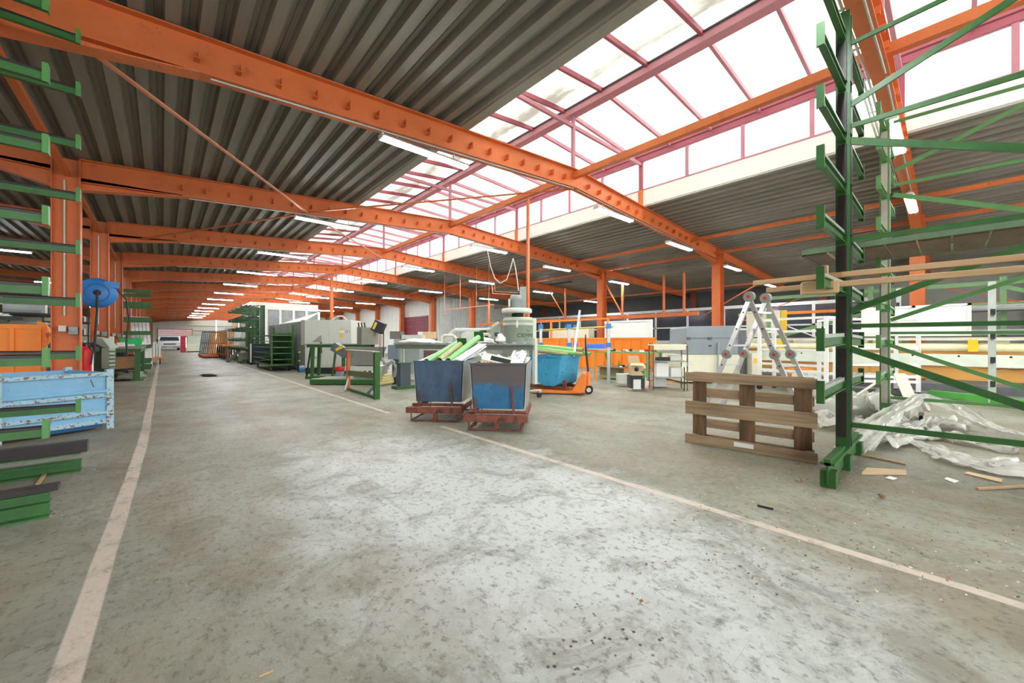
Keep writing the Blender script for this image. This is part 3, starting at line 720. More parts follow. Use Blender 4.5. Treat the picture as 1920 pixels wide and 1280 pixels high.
# ------------------------------------------------------------------ folding ladder
ld = thing('folding_ladder', 'aluminium folding ladder standing as an A behind the wooden pallet', 'ladder', gp(1420, 6.6))
h1, h2 = at(1405, 556, 6.45), at(1436, 558, 6.68)
off = h2 - h1; off.z = 0
def lsec(sx0, sy0, d0, sxm, sym, nm):
    pass
LT0, LT1 = h1, h2
lb = at(1322, 766, 6.68); lb.z = .02
rb = at(1503, 779, 6.12); rb.z = .02
for foot in (lb, rb):
    top = h1 + (Vector((0, 0, -.04)))
    mid = top.lerp(foot, .5)
    for k in (0, 1):
        o_ = off * k
        MB().bar(top + o_, mid + o_ , .03, .075, up=off.cross(foot - top)).build('rail', ALU, ld, world=True)
        MB().bar(mid + o_ + (foot - top).normalized() * .05, foot + o_, .03, .075, up=off.cross(foot - top)).build('rail', ALU, ld, world=True)
        dn = off.normalized()
        hg = MB().tube(mid + o_ - dn * .03, mid + o_ + dn * .03, .075, n=16).build('hinge', GREYPL, ld, world=True)
        MB().tube(mid + o_ - dn * .036, mid + o_ - dn * .03, .024, n=12).build('cap', REDP, hg, world=True)
        MB().box(*(foot + o_ + Vector((0, 0, .0))), .05, .09, .05).build('foot', DARK, ld, world=True)
        for t_ in (.12, .27, .42, .60, .75, .90):
            q = top.lerp(foot, t_) + o_; u = dn
            if k == 0: MB().bar(q - u * .018, q - u * .014, .026, .026).build('rung_end', DARK, ld, world=True)
    for t_ in (.12, .27, .42, .60, .75, .90):
        q = top.lerp(foot, t_); MB().bar(q + off.normalized() * .016, q + off - off.normalized() * .016, .03, .03).build('rung', ALU, ld, world=True)
for k in (0, 1):
    q = h1 + off * k; dn = off.normalized()
    hg = MB().tube(q - dn * .035, q + dn * .035, .085, n=18).build('hinge', GREYPL, ld, world=True)
    MB().tube(q - dn * .042, q - dn * .035, .026, n=12).build('cap', REDP, hg, world=True)

# ------------------------------------------------------------------ crumpled plastic film on the floor
FILM = mat('dusty_plastic_film', (224, 224, 216), .16, var=.16, scale=3, dirt=.35, dirtcol=(176, 170, 152), alpha=.62, spec=.7, bump=.3, bscale=6)
from mathutils import noise as mn
def film(name, lab, pts, wid, seed, nseg=70, nw=16, amp=.10, fold=5):
    P = [Vector(p) for p in pts]; mb = MB(); m_ = len(P) - 1
    def cr(t):
        t = t * m_; i = min(int(t), m_ - 1); f = t - i
        a = P[max(i - 1, 0)]; b = P[i]; c2 = P[i + 1]; d = P[min(i + 2, m_)]
        return .5 * ((2 * b) + (c2 - a) * f + (2 * a - 5 * b + 4 * c2 - d) * f * f + (3 * b - a - 3 * c2 + d) * f ** 3)
    vs = []
    for i in range(nseg + 1):
        t = i / nseg; q = cr(t); q2 = cr(min(1, t + .01)); q1 = cr(max(0, t - .01)); d = (q2 - q1).normalized()
        r = d.cross(Vector((0, 0, 1))).normalized(); wd = wid[0] + (wid[1] - wid[0]) * t
        wd *= .8 + .45 * mn.noise(Vector((t * 4, seed, 0)))
        for j in range(nw + 1):
            s = j / nw * 2 - 1; v = q + r * s * wd / 2
            k = mn.noise(Vector((s * fold + seed, t * 3.5, seed))) * amp + abs(mn.noise(Vector((v.x * 7, v.y * 7, seed)))) * amp * .7 + mn.noise(Vector((s * fold * 2.3, t * 9, seed + 4))) * amp * .5
            v = v + Vector((0, 0, max(0, amp * .7 + k - amp * .35 * s * s))) + r * mn.noise(Vector((t * 8, s * 3, seed + 9))) * amp
            v.z = max(.008 + .012 * abs(mn.noise(v * 9)), v.z); vs.append(v)
    base = Vector((P[0].x, P[0].y, 0)); 
    mb.add(vs, [(i * (nw + 1) + j, (i + 1) * (nw + 1) + j, (i + 1) * (nw + 1) + j + 1, i * (nw + 1) + j + 1) for i in range(nseg) for j in range(nw)], True)
    o = mb.build(name, FILM, loc=base); tag(o, lab, 'plastic sheet'); return o
film('plastic_film', 'long raised fold of cloudy plastic film arching down towards the right edge',
     [fl(1600, 850), at(1660, 792, 4.7), at(1708, 762, 5.1), at(1735, 752, 5.3), at(1790, 768, 5.0), at(1850, 800, 4.6), at(1908, 822, 4.2)], (.34, .22), 1.3, amp=.07, fold=3)
film('plastic_film', 'clear plastic film lying flat in the right foreground, nearest the camera',
     [fl(1665, 826), fl(1720, 838), fl(1790, 862), fl(1860, 884), fl(1960, 880)], (.25, .62), 4.1, amp=.06)
film('plastic_film', 'twisted shiny plastic film lying between two larger folds, right',
     [fl(1700, 822), fl(1770, 826), fl(1830, 838), fl(1905, 852)], (.30, .22), 6.6, amp=.08, fold=4)
film('plastic_film', 'big crumpled heap of milky plastic film behind the rack upright',
     [fl(1505, 770), fl(1560, 775), fl(1600, 772), fl(1650, 776), fl(1690, 790)], (1.1, .9), 2.2, nw=22, amp=.26, fold=3)
film('plastic_film', 'low folded plastic film under the rack base, left of the raised fold',
     [fl(1535, 792), fl(1585, 806), fl(1640, 812), fl(1700, 806)], (.7, .5), 8.2, nw=18, amp=.14, fold=4)
film('plastic_film', 'small bunched plastic film beside the castor of the white trolley',
     [fl(1640, 840), fl(1690, 826), fl(1740, 812), fl(1790, 800)], (.4, .3), 11.0, amp=.13, fold=4)
# pale flat strips leaning out of the heap
def strip(a, b, w_, lab, M=None, th=.012, nm='flat_strip', cat='strip'):
    a = Vector(a); o = MB().bar(Vector((0, 0, 0)), Vector(b) - a, w_, th).build(nm, M or mat('cream_strip', (226, 220, 202), .5)); o.location = a; tag(o, lab, cat); return o
strip(at(1660, 706, 6.0), at(1600, 745, 6.2), .13, 'flat cream strip leaning left from the rear rack upright')
strip(at(1686, 700, 6.1), at(1728, 796, 5.6), .15, 'flat cream strip leaning right from the rear rack upright')

# ------------------------------------------------------------------ cardboard, sticks and litter
def flat(pts, lab, nm, cat, M, th=.006):
    P = [fl(*p) for p in pts]; b = P[0].copy(); o = MB().poly([q - b for q in P], th, (0, 0, 1)).build(nm, M); o.location = b + Vector((0, 0, .003)); return tag(o, lab, cat)
flat([(1616, 890), (1625, 881), (1698, 885), (1700, 891)], 'folded strip of brown cardboard on the floor behind the rack feet', 'cardboard_strip', 'cardboard', CARD, .02)
flat([(1808, 889), (1815, 886), (1880, 900), (1878, 906)], 'tan cardboard flap peeking from under the clear film', 'cardboard_flap', 'cardboard', CARD, .008)
flat([(1770, 899), (1776, 896), (1798, 903), (1788, 906)], 'torn scrap of white paper on the floor, right', 'paper_scrap', 'paper', WHITEP)
flat([(1660, 897), (1668, 894), (1682, 898), (1674, 900)], 'small crumpled white scrap beside the cardboard strip', 'paper_scrap', 'paper', WHITEP)
flat([(1532, 796), (1548, 793), (1552, 799), (1540, 803)], 'cream board offcut lying beside the pallet end', 'board_offcut', 'board', CREAM, .02)
strip(fl(1832, 919) + Vector((0, 0, .012)), fl(1925, 914) + Vector((0, 0, .012)), .02, 'thin wooden stick lying at the right edge', TIMBER, .015, 'wooden_stick', 'stick')
strip(fl(1604, 852) + Vector((0, 0, .012)), fl(1700, 872) + Vector((0, 0, .012)), .03, 'narrow wooden lath on the floor behind the rack foot', TIMBER, .015, 'wooden_lath', 'stick')
strip(fl(1420, 949) + Vector((0, 0, .008)), fl(1450, 956) + Vector((0, 0, .008)), .014, 'short black rubber strip lying across the floor', TIRE, .008, 'rubber_strip_offcut', 'strip')
strip(fl(486, 1270) + Vector((0, 0, .004)), fl(513, 1258) + Vector((0, 0, .004)), .006, 'curled yellow wood shaving near the bottom edge', TIMBER, .004, 'wood_shaving', 'shaving')
strip(at(13, 858, 3.9), at(30, 838, 4.4), .02, 'thin aluminium strip on the floor at the left edge', ALU, .008, 'metal_strip', 'strip')
strip(fl(70, 912) + Vector((0, 0, .015)), fl(84, 892) + Vector((0, 0, .015)), .02, 'small tan strip between the two green rack feet', TIMBER, .015, 'tan_strip', 'strip')
DEB = mat('dry_leaf_litter', (132, 98, 70), .8, var=.4, scale=20)
dm = MB(); rr = random.Random(3)
def chip(x, y, s):
    a = rr.random() * 6.28; h = s * rr.uniform(.1, .5); z = .002
    pts = [(x + math.cos(a + q) * s * rr.uniform(.4, 1.2), y + math.sin(a + q) * s * rr.uniform(.3, .8), z + rr.random() * h) for q in (0, 1.6, 3.1, 4.6)]
    dm.cur = rr.choice((0, 0, 1, 2)); dm.add(pts, [(0, 1, 2, 3)])
for k in range(900):
    px = rr.uniform(1180, 1950); py = rr.uniform(840, 1130) if rr.random() < .8 else rr.uniform(760, 900)
    if py < 900 + (1900 - px) * -.05 and px < 1280: continue
    v = fl(px, py); chip(v.x, v.y, rr.uniform(.003, .011) * (1.5 if rr.random() < .12 else 1))
for cx, cy, n_ in ((1560, 912, 90), (1590, 885, 60), (1575, 905, 50), (1450, 850, 40), (100, 965, 60), (150, 880, 30), (1500, 872, 40)):
    for k in range(n_):
        v = fl(cx + rr.gauss(0, 16), cy + rr.gauss(0, 4)); chip(v.x, v.y, rr.uniform(.003, .012))
for k in range(600):
    v = Vector((rr.uniform(-.9, 3.5), rr.uniform(.5, 8), 0)); chip(v.x, v.y, rr.uniform(.002, .006))
o = dm.build('floor_litter', [DEB, DARK, mat('pale_litter', (214, 208, 192), .8)]); tag(o, 'loose dirt, dry leaf crumbs and chips scattered over the floor', 'litter'); o['kind'] = 'stuff'
for k, (px, py, sz) in enumerate(((1497, 903, .035), (1653, 934, .03), (1405, 862, .015), (1310, 960, .012))):
    v = fl(px, py); mb = MB()
    for q in range(5): mb.add([(rr.uniform(-sz, sz), rr.uniform(-sz, sz), rr.uniform(.003, sz)) for i in range(3)], [(0, 1, 2)])
    o = mb.build('dry_leaf', DEB); o.location = v
    tag(o, ('curled brown leaf near the foot of the dark green rack', 'reddish dry leaf lying right of the rack foot', 'tiny dry leaf in front of the pallet', 'tiny leaf crumb on the open floor left of the white line')[k], 'leaf')
# manhole covers of the aisle
for px0, px1, py, lab in ((342, 398, 706, 'left'), (402, 424, 703, 'right')):
    a = fl(px0, py); b = fl(px1, py); o = MB().bx(-.5, .5, -.7, .7, .0005, .006).bx(-.40, .40, -.03, .03, .006, .010).build('floor_hatch', mat('dark_steel_plate', (134, 134, 122), .6, var=.15)); o.location = ((a.x + b.x) / 2, a.y, 0)
    tag(o, '%s of two flush steel hatch plates in the aisle floor' % lab, 'hatch')

# ================================================================== MIDDLE: tipping bins
def bin_(lab, loc, rz, M, M2):
    t = thing('tipping_bin', lab, 'bin', loc, rz)
    W = .365
    b = MB().tub(-W, W, 0, 1.05, .855, -.33, .33, .03, .92, .25, .01).build('body', M, t)
    MB().bx(-W - .02, W + .02, -.02, .012, .845, .862).build('rim', M, b)
    for sx in (-1, 1): MB().poly([(sx * (W + .012), 0, .855), (sx * (W + .012), 1.05, .855), (sx * .342, .93, .25), (sx * .342, .03, .25)], .006, (sx, 0, 0)).build('side_skin', M2, b)
    # rusty frame: pipe axle, cross beam, skids and upright catches
    MB().tube((-.40, .02, .21), (.37, .02, .21), .022).build('axle', RUSTY, t)
    MB().bx(-.42, .40, -.20, -.10, .12, .20).build('front_beam', RUSTY, t)
    for sx in (-.40, .36):
        MB().bx(sx - .02, sx + .02, -.12, 1.0, .13, .19).build('side_rail', RUSTY, t)
        MB().tube((sx * .9, -.15, 0.01), (sx * .9, -.15, .13), .009, n=6).build('leg', RUSTY, t)
        MB().tube((sx * .9, .75, 0.01), (sx * .9, .75, .15), .009, n=6).build('leg', RUSTY, t)
        MB().tube((sx * .9, -.15, .012), (sx * .9, .75, .012), .010, n=6).build('floor_bar', RUSTY, t)
    MB().tube((-.36, -.15, .012), (.33, -.15, .012), .010, n=6).build('floor_bar', RUSTY, t)
    MB().tube((-.36, .75, .012), (.33, .75, .012), .010, n=6).build('floor_bar', RUSTY, t)
    MB().bx(-.03, .03, -.16, -.14, .01, .12).build('stay', RUSTY, t)
    MB().bar((-.30, -.02, .20), (-.29, -.012, .40), .022, .014).build('catch', RUSTY, t)
    MB().bar((.21, -.02, .20), (.18, -.012, .56), .026, .016).build('catch', RUSTY, t)
    return t
RZ = -math.radians(48)
bl = bin_('blue-grey tipping bin on a rusty frame, filled with long green and white tubes', gp(822, 5.78), RZ, BINBLUE, GALV)
MB().bx(-.17, .02, -.006, -.002, .50, .505).bx(-.17, .02, -.006, -.002, .66, .665).bx(-.17, -.165, -.006, -.002, .50, .665).bx(.015, .02, -.006, -.002, .50, .665).build('name_plate_frame', mat('faint_grey_outline', (84, 104, 126), .5), bl)
br = bin_('scratched blue and grey tipping bin with short white offcuts on top, right of its twin', gp(934, 5.18), RZ, BINBLUE2, GALV)
def inbin(loc, rz, p): return Matrix.Translation(Vector(loc)) @ Matrix.Rotation(rz, 4, 'Z') @ Vector(p)
TB = {}
def tube_thing(nm, lab, M, a, b, r, hollow=True, group=None, prof=False):
    a = Vector(a); b = Vector(b)
    mb = MB()
    if prof: mb.bar(Vector((0, 0, 0)), b - a, r * 2, r * 1.1)
    else: mb.tube(Vector((0, 0, 0)), b - a, r, n=14, open_=hollow)
    o = mb.build(nm, M); o.location = a; tag(o, lab, 'tube' if not prof else 'profile', group); return o
L1 = gp(822, 5.78)
def lb_(x, y, z): return inbin(L1, RZ, (x, y, z))
tube_thing('plastic_tube', 'pale green tube, leftmost of three leaning in the left bin', PVCG, lb_(-.19, .04, .84), lb_(.03, 1.15, 1.13), .05)
tube_thing('plastic_tube', 'olive tube with a dark green square flange in the left bin', PVCK, lb_(.0, .04, .86), lb_(.13, .80, 1.09), .052)
tube_thing('plastic_tube', 'bright green tube reaching highest out of the left bin', PVCG, lb_(.14, .04, .86), lb_(.40, 1.0, 1.21), .047)
def flange(p, lab, d_):
    o = MB().box(0, 0, 0, .17, .012, .17, rz=0, rx=.25).build('tube_flange', mat('dark_green_paint', (40, 110, 48), .45)); o.location = p; o.rotation_euler = (0, 0, RZ - .2); tag(o, lab, 'flange')
flange(lb_(.15, .86, 1.115), 'dark green square flange plate behind the olive tube', 0)
flange(lb_(.40, 1.05, 1.23), 'dark green square flange plate behind the bright green tube', 0)
rp = random.Random(5)
k = 0
ORDL = ['first', 'second', 'third', 'fourth', 'fifth', 'sixth', 'seventh', 'eighth', 'ninth', 'tenth', 'eleventh', 'twelfth', 'thirteenth', 'fourteenth', 'fifteenth', 'sixteenth', 'seventeenth', 'eighteenth', 'nineteenth', 'twentieth']
for i in range(26):
    x = -.31 + .025 * i
    if -.24 < x < -.13 or -.05 < x < .05 or .09 < x < .19: continue
    z0 = .84 + rp.uniform(-.02, .02); ln = rp.uniform(.9, 1.05)
    M = rp.choice((PVCW, PVCW, PVCL, PVCW)); 
    lay = 0 if x < .19 else rp.uniform(0, .03)
    k += 1
    tube_thing('profile_offcut', '%s white plastic profile from the left in the left bin' % ORDL[k - 1], M, lb_(x, .04, z0 + lay), lb_(x + .24 + rp.uniform(-.02, .02), ln, z0 + rp.uniform(.12, .26) + lay), .014, group='white profiles in the left bin', prof=True)
    if x > .17: tube_thing('profile_offcut', 'white profile stacked on the %s from the left in the left bin' % ORDL[k - 1], PVCW, lb_(x, .06, z0 + .035), lb_(x + .22, ln - .1, z0 + .26), .014, group='white profiles in the left bin', prof=True)
tube_thing('profile_offcut', 'dark brown profile lying beside the olive tube in the left bin', mat('brown_profile', (92, 78, 72), .5), lb_(-.1, .04, .85), lb_(.06, .7, 1.0), .02, prof=True)
L2 = gp(934, 5.18)
def rb_(x, y, z): return inbin(L2, RZ, (x, y, z))
for i in range(44):
    x = rp.uniform(-.33, .33); y = rp.uniform(.05, .95); z = .70 + rp.uniform(0, .2) + (.06 if x > .1 else 0); a = rp.uniform(-1.2, 1.2); ln = rp.uniform(.06, .16)
    tube_thing('profile_offcut', 'short white plastic offcut heaped in the right bin', rp.choice((PVCW, PVCW, WHITEP)), rb_(x, y, z), rb_(x + ln * math.sin(a), y + ln * math.cos(a) * .6, z + rp.uniform(-.02, .10)), .02, group='white offcuts in the right bin', prof=True)
for i in range(12):
    x = .13 + .016 * i
    tube_thing('profile_offcut', 'upright white profile end at the right side of the right bin', PVCW, rb_(x, .05, .84), rb_(x + .03, .5, 1.00 + rp.uniform(-.03, .02)), .010, group='white profile ends in the right bin', prof=True)
o = MB().bx(-.21, .21, -.011, .0, -.055, .055).build('slotted_panel', WHITEP); o.location = rb_(-.02, .08, .905); o.rotation_euler = (-.5, .22, RZ); tag(o, 'white panel with a dark slot lying on the offcuts in the right bin', 'panel')
q = MB().bx(-.09, .18, -.014, -.0115, -.035, .03).build('slot', DARK, o)
for i in range(9): tube_thing('cardboard_scrap', 'tan cardboard scrap among the white offcuts in the right bin', CARD, rb_(-.28 + .05 * i, .3, .84), rb_(-.24 + .05 * i, .4, .90), .02, group='cardboard scraps in the right bin', prof=True)

# curved blue skip on the pallet truck
sk = thing('tipping_skip', 'bright blue curved-bottom skip with green tubes, carried by the orange pallet truck', 'skip', gp(1052, 8.35), -TH - math.radians(40))
# local: x to the right, y back.  Side plate faces -y, sloping front faces +x
prof_ = [(-.86, .82), (-.86, .62), (-.80, .42), (-.66, .25), (-.46, .17), (-.18, .17), (-.10, .22), (.0, .82)]
mb = MB(); n_ = len(prof_)
A = [(x, 0, z) for x, z in prof_]; B_ = [(x, .80, z) for x, z in prof_]
mb.add(A + B_, [(i, n_ + i, n_ + i + 1, i + 1) for i in range(n_ - 1)] + [tuple(range(n_)), tuple(range(n_, 2 * n_))[::-1]])
bd = mb.build('body', SKIPBLUE, sk)
MB().bx(-.88, .02, -.02, .0, .80, .83).bx(.0, .02, 0, .80, .80, .83).bx(-.88, -.86, 0, .8, .80, .83).build('rim', SKIPBLUE, bd)
MB().bx(-.90, .10, .06, .16, .10, .165).build('skid', RUSTY, sk); MB().bx(-.90, .10, .64, .74, .10, .165).build('skid', RUSTY, sk)
MB().bx(-.02, .06, .10, .13, .12, .30).build('catch', RUSTY, sk)
MB().box(.0 - .06, .40, .68, .01, .07, .08, ry=.17).build('round_sticker', mat('lime_sticker', (170, 200, 90), .5), bd)
for i, (x, z0, z1) in enumerate(((-.75, .84, .86), (-.6, .86, .88), (-.45, .85, .87), (-.66, .93, .93), (-.5, .94, .93), (-.35, .85, .88))):
    a = MATR[sk.name] @ Vector((x - .25, .15 + .08 * i, z1 + .09)); b = MATR[sk.name] @ Vector((x + .72, .35 + .05 * i, z0 + .01))
    tube_thing('plastic_tube', 'green tube lying across the top of the curved blue skip', PVCG if i % 2 else PVCK, a, b, .045, group='green tubes in the blue skip')
jk = thing('pallet_truck', 'orange hand pallet truck with black loop handle under the blue skip', 'pallet truck', gp(1088, 8.2), -TH - math.radians(12))
OJ = mat('pallet_truck_orange', (236, 132, 52), .45, rust=.12, rscale=12)
for yy in (.16, .62): MB().bx(-1.05, .02, yy - .08, yy + .08, .035, .09).build('fork', OJ, jk)
MB().poly([(-.20, .02, .06), (.08, .02, .06), (.12, .02, .20), (.10, .02, .46), (.04, .02, .46), (-.10, .02, .22)], .74, (0, 1, 0)).build('lifting_frame', OJ, jk)
MB().tube((.16, .39, .14), (.16, .39, .48), .04).build('pump', OJ, jk)
for yy in (.33, .45): 
    wl_ = MB().tube((.17, yy - .025, .09), (.17, yy + .025, .09), .09, n=18).build('wheel', TIRE, jk); MB().tube((.17, yy - .028, .09), (.17, yy + .028, .09), .05, n=14).build('hub', LGREY, wl_)
MB().tube((.16, .39, .44), (.10, .39, 1.02), .022).build('handle_shaft', DARK, jk)
hp = [(.10 + .0, .39 + .11 * math.sin(a) * (1 if True else 0), 1.02 + .13 - .13 * math.cos(a)) for a in [2 * PI * i / 16 for i in range(17)]]
hp = [(.10, y, z) for x, y, z in hp]
MB().path(hp, .013).build('handle_loop', DARK, jk)
# caster trolley leg end seen by the right bin
cs = thing('castor_stand', 'grey stand leg on a black castor, right of the bins', 'stand', fl(1011, 745))
MB().tube((0, -.02, .055), (0, .02, .055), .055, n=16).build('wheel', TIRE, cs); MB().bx(-.03, .03, -.03, .03, .10, .14).build('fork', GALV, cs)
MB().bar((-.25, .1, .15), (.05, 0, .15), .05, .03).build('foot_bar', GALV, cs)

# ------------------------------------------------------------------ saw line: rail bench, hopper, saws
rl = thing('profile_conveyor', 'long grey roller rail running behind the bins to the saw', 'conveyor', gp(742, 9.6))
ra_, rb2 = at(742, 645, 9.6), at(1003, 640, 7.75)
ra_.z = 1.08; rb2.z = 1.08
MB().bar(ra_, rb2, .16, .03).build('table', GREY, rl, world=True)
MB().bar(ra_ - Vector((0, 0, .07)), rb2 - Vector((0, 0, .07)), .06, .10).build('beam', mat('conveyor_beam_grey', (128, 136, 124), .5, dirt=.3), rl, world=True)
for t_ in (.05, .95):
    q = ra_.lerp(rb2, t_); MB().bx(q.x - .04, q.x + .04, q.y - .04, q.y + .04, 0, .97).build('leg', GGREY, rl, world=True)
q = rb2; MB().bx(q.x - .035, q.x + .035, q.y - .035, q.y + .035, .3, 1.2).build('end_post', LGREY, rl, world=True)
for t_ in [i / 16 for i in range(1, 16)]:
    q = ra_.lerp(rb2, t_); d_ = (rb2 - ra_).normalized(); s2 = Vector((d_.y, -d_.x, 0))
    MB().tube(q - s2 * .07 + Vector((0, 0, .02)), q + s2 * .07 + Vector((0, 0, .02)), .018, n=8).build('roller', GALV, rl, world=True)
a, b = ra_.lerp(rb2, .83), ra_.lerp(rb2, .93); s2 = Vector((.12, -.12, 0))
tube_thing('blue_roll', 'bright blue cylinder lying along the grey rail', BLUEP, a + s2 * .7 + Vector((0, 0, -.02)), b + s2 * .7 + Vector((0, 0, -.02)), .045, False)
def blob(nm, lab, cat, ctr, sx, sy, sz, M, seed, n=18, m=10, rz=0):
    mb = MB(); vs = []
    for i in range(m + 1):
        for j in range(n):
            th = PI * i / m; ph = 2 * PI * j / n; v = Vector((math.sin(th) * math.cos(ph), math.sin(th) * math.sin(ph), math.cos(th)))
            k = 1 + .55 * mn.noise(v * 1.7 + Vector((seed, 0, 0))) + .25 * mn.noise(v * 4 + Vector((0, seed, 0)))
            vs.append((v.x * k * sx, v.y * k * sy, max(-.3 * sz, v.z * k * sz)))
    mb.add(vs, [(i * n + j, (i + 1) * n + j, (i + 1) * n + (j + 1) % n, i * n + (j + 1) % n) for i in range(m) for j in range(n)], True)
    o = mb.build(nm, M); o.location = ctr; o.rotation_euler = (0, 0, rz); return tag(o, lab, cat)
FB = mat('white_foam_bag', (232, 230, 224), .4, var=.06)
q = ra_.lerp(rb2, .66); blob('plastic_bag', 'crumpled white plastic bag on the rail in front of the extractor', 'bag', q + Vector((0, 0, .06)), .30, .12, .07, FB, 3, rz=-.9)
q = ra_.lerp(rb2, .79); blob('plastic_bag', 'smaller upright white bag on the rail beside the blue roll', 'bag', q + Vector((0, 0, .09)), .10, .08, .12, FB, 8)
q = ra_.lerp(rb2, .22); blob('plastic_bag', 'long white bag lying on the left end of the rail', 'bag', q + Vector((.0, .1, .05)), .45, .13, .07, FB, 5, rz=-.9)

# dust extractor
ex = thing('dust_extractor', 'grey-green cylindrical dust extractor with motor on top and CIEMME lettering', 'machine', gp(972, 9.3), -TH)
rad = .37
MB().lathe((0, 0, 0), [(.0, .30), (.30, .30), (.36, .50), (.36, 1.50), (.375, 1.505), (.375, 1.53), (.36, 1.54), (.36, 1.60), (.375, 1.61), (.375, 1.64), (.33, 1.70), (.0, 1.70)], 28).build('drum', GGREY, ex)
MB().lathe((-.02, 0, 0), [(.0, 1.72), (.14, 1.72), (.14, 1.80), (.0, 1.80)], 18).build('neck', DARK, ex)
MB().lathe((-.04, 0, 0), [(.0, 1.80), (.34, 1.80), (.36, 1.82), (.36, 1.89), (.34, 1.91), (.0, 1.91)], 28).build('fan_housing', LGREY, ex)
MB().lathe((-.06, 0, 0), [(.0, 1.91), (.11, 1.91), (.115, 2.1), (.14, 2.11), (.14, 2.18), (.11, 2.23), (.0, 2.24)], 18).build('motor', GREY, ex)
MB().bx(-.24, -.19, -.05, .05, 1.96, 2.14).build('motor_box', LGREY, ex)
MB().bx(.04, .10, .15, .30, 1.9, 2.46).bx(.10, .19, .15, .32, 1.9, 2.46).build('exhaust_duct', GREY, ex)
MB().bx(.32, .42, -.12, .42, .0, 1.68).build('side_panel', mat('pale_side_panel', (222, 226, 214), .45), ex)
for sx in (-.3, .3): 
    for sy in (-.25, .25): MB().bx(sx - .03, sx + .03, sy - .03, sy + .03, 0, .5).build('leg', GGREY, ex)
MB().bx(-.05, -.02, -.385, -.365, 1.45, 1.62).bx(-.06, -.01, -.40, -.37, 1.50, 1.56).build('clamp', GALV, ex)
def onDrum(cx, cz, r=.3615):
    def f(x, y):
        a = (cx + x) / r; return (math.sin(a) * r, -math.cos(a) * r, cz + y + .18 * x * 0)
    return f
BLK = mat('black_lettering', (24, 26, 28), .5); TEAL = mat('teal_stripe', (60, 130, 110), .5)
f = onDrum(.19, 1.27)
m_ = text_mb('CIEMME', .125, lambda x, y: f(x * 1.05 + y * .2, y)); m_.build('lettering', BLK, ex)
m_ = MB()
for z0 in (1.345, 1.165):
    for k in range(3):
        x = -.02 + .035 * k + (.02 if z0 > 1.3 else -.035)
        m_.add([f(x, z0 - 1.27), f(x + .012, z0 - 1.27), f(x + .030, z0 - 1.27 + .055), f(x + .018, z0 - 1.27 + .055)], [(0, 1, 2, 3)])
m_.build('stripe_mark', TEAL, ex)
mm = MB()
for k in range(3): mm.add([(.421, -.03 + .05 * k, 1.19), (.421, -.015 + .05 * k, 1.19), (.421, .0 + .05 * k, 1.34), (.421, -.015 + .05 * k, 1.34)], [(0, 1, 2, 3)])
mm.build('side_mark', DARK, ex)
# flexible pipe rising from the fan
fp = thing('flexible_hose', 'thin pale hose rising from the motor and looping under the roof', 'hose', at(972, 545, 9.4))
pts = [at(*p, 9.4) for p in ((972, 545), (970, 525), (966, 500), (962, 484), (958, 500), (950, 524), (938, 531), (928, 522), (920, 500), (914, 470))]
MB().path(pts, .012, 6).build('hose', LGREY, fp, world=True)
pp = thing('copper_pipe', 'thin salmon pipe bent from the light down to the extractor', 'pipe', at(922, 530, 9.8))
MB().path([at(922, 530, 9.8), at(924, 550, 9.8), at(968, 553, 9.5)], .014, 6).path([at(927, 530, 9.8), at(928, 546, 9.8), at(970, 549, 9.5)], .010, 6).build('pipe', PALEO, pp, world=True)

# mitre saw body seen behind the bins: white housings and curved guards
ms = thing('mitre_saw', 'pale green double mitre saw with cream curved arms behind the bins', 'machine', gp(890, 9.9), -TH)
MB().bx(-.55, .25, -.2, .25, .3, .95).build('base', GGREY, ms)
MB().poly([(-.30, -.1, 1.08), (.18, -.1, 1.08), (.18, -.1, 1.36), (-.20, -.1, 1.40), (-.34, -.1, 1.30)], .35, (0, 1, 0)).build('head_cover', mat('pale_green_white', (214, 222, 210), .45), ms)
MB().path([(-.62, .0, 1.10), (-.62, .0, 1.30), (-.50, .0, 1.42), (.30, .0, 1.42), (.42, .0, 1.46), (.62, 0, 1.60)], .055, 10).build('arm', LGREY, ms)
MB().path([(-.80, -.2, 1.08), (-.80, -.2, 1.22), (-.74, -.2, 1.28), (-.50, -.2, 1.28), (-.44, -.2, 1.2)], .04, 10).build('guard', CREAM, ms)
MB().path([(-.02, -.2, 1.08), (.02, -.2, 1.26), (.10, -.2, 1.31), (.36, -.2, 1.31), (.40, -.2, 1.24)], .04, 10).build('guard', CREAM, ms)
MB().tube((-.62, -.22, 1.16), (-.62, -.14, 1.16), .10, n=18).build('saw_disc', GALV, ms)
MB().poly([(.12, -.18, 1.40), (.30, -.18, 1.42), (.38, -.18, 1.18), (.30, -.18, 1.16), (.24, -.18, 1.32)], .03, (0, 1, 0)).build('black_hinge', DARK, ms)
MB().bx(.38, .62, -.05, .35, .9, 1.52).build('column', GGREY, ms)
MB().bx(.50, .61, -.06, -.05, 1.0, 1.2).bx(.50, .61, -.06, -.05, 1.26, 1.36).build('window_slot', mat('dark_teal', (40, 84, 74), .4), ms)

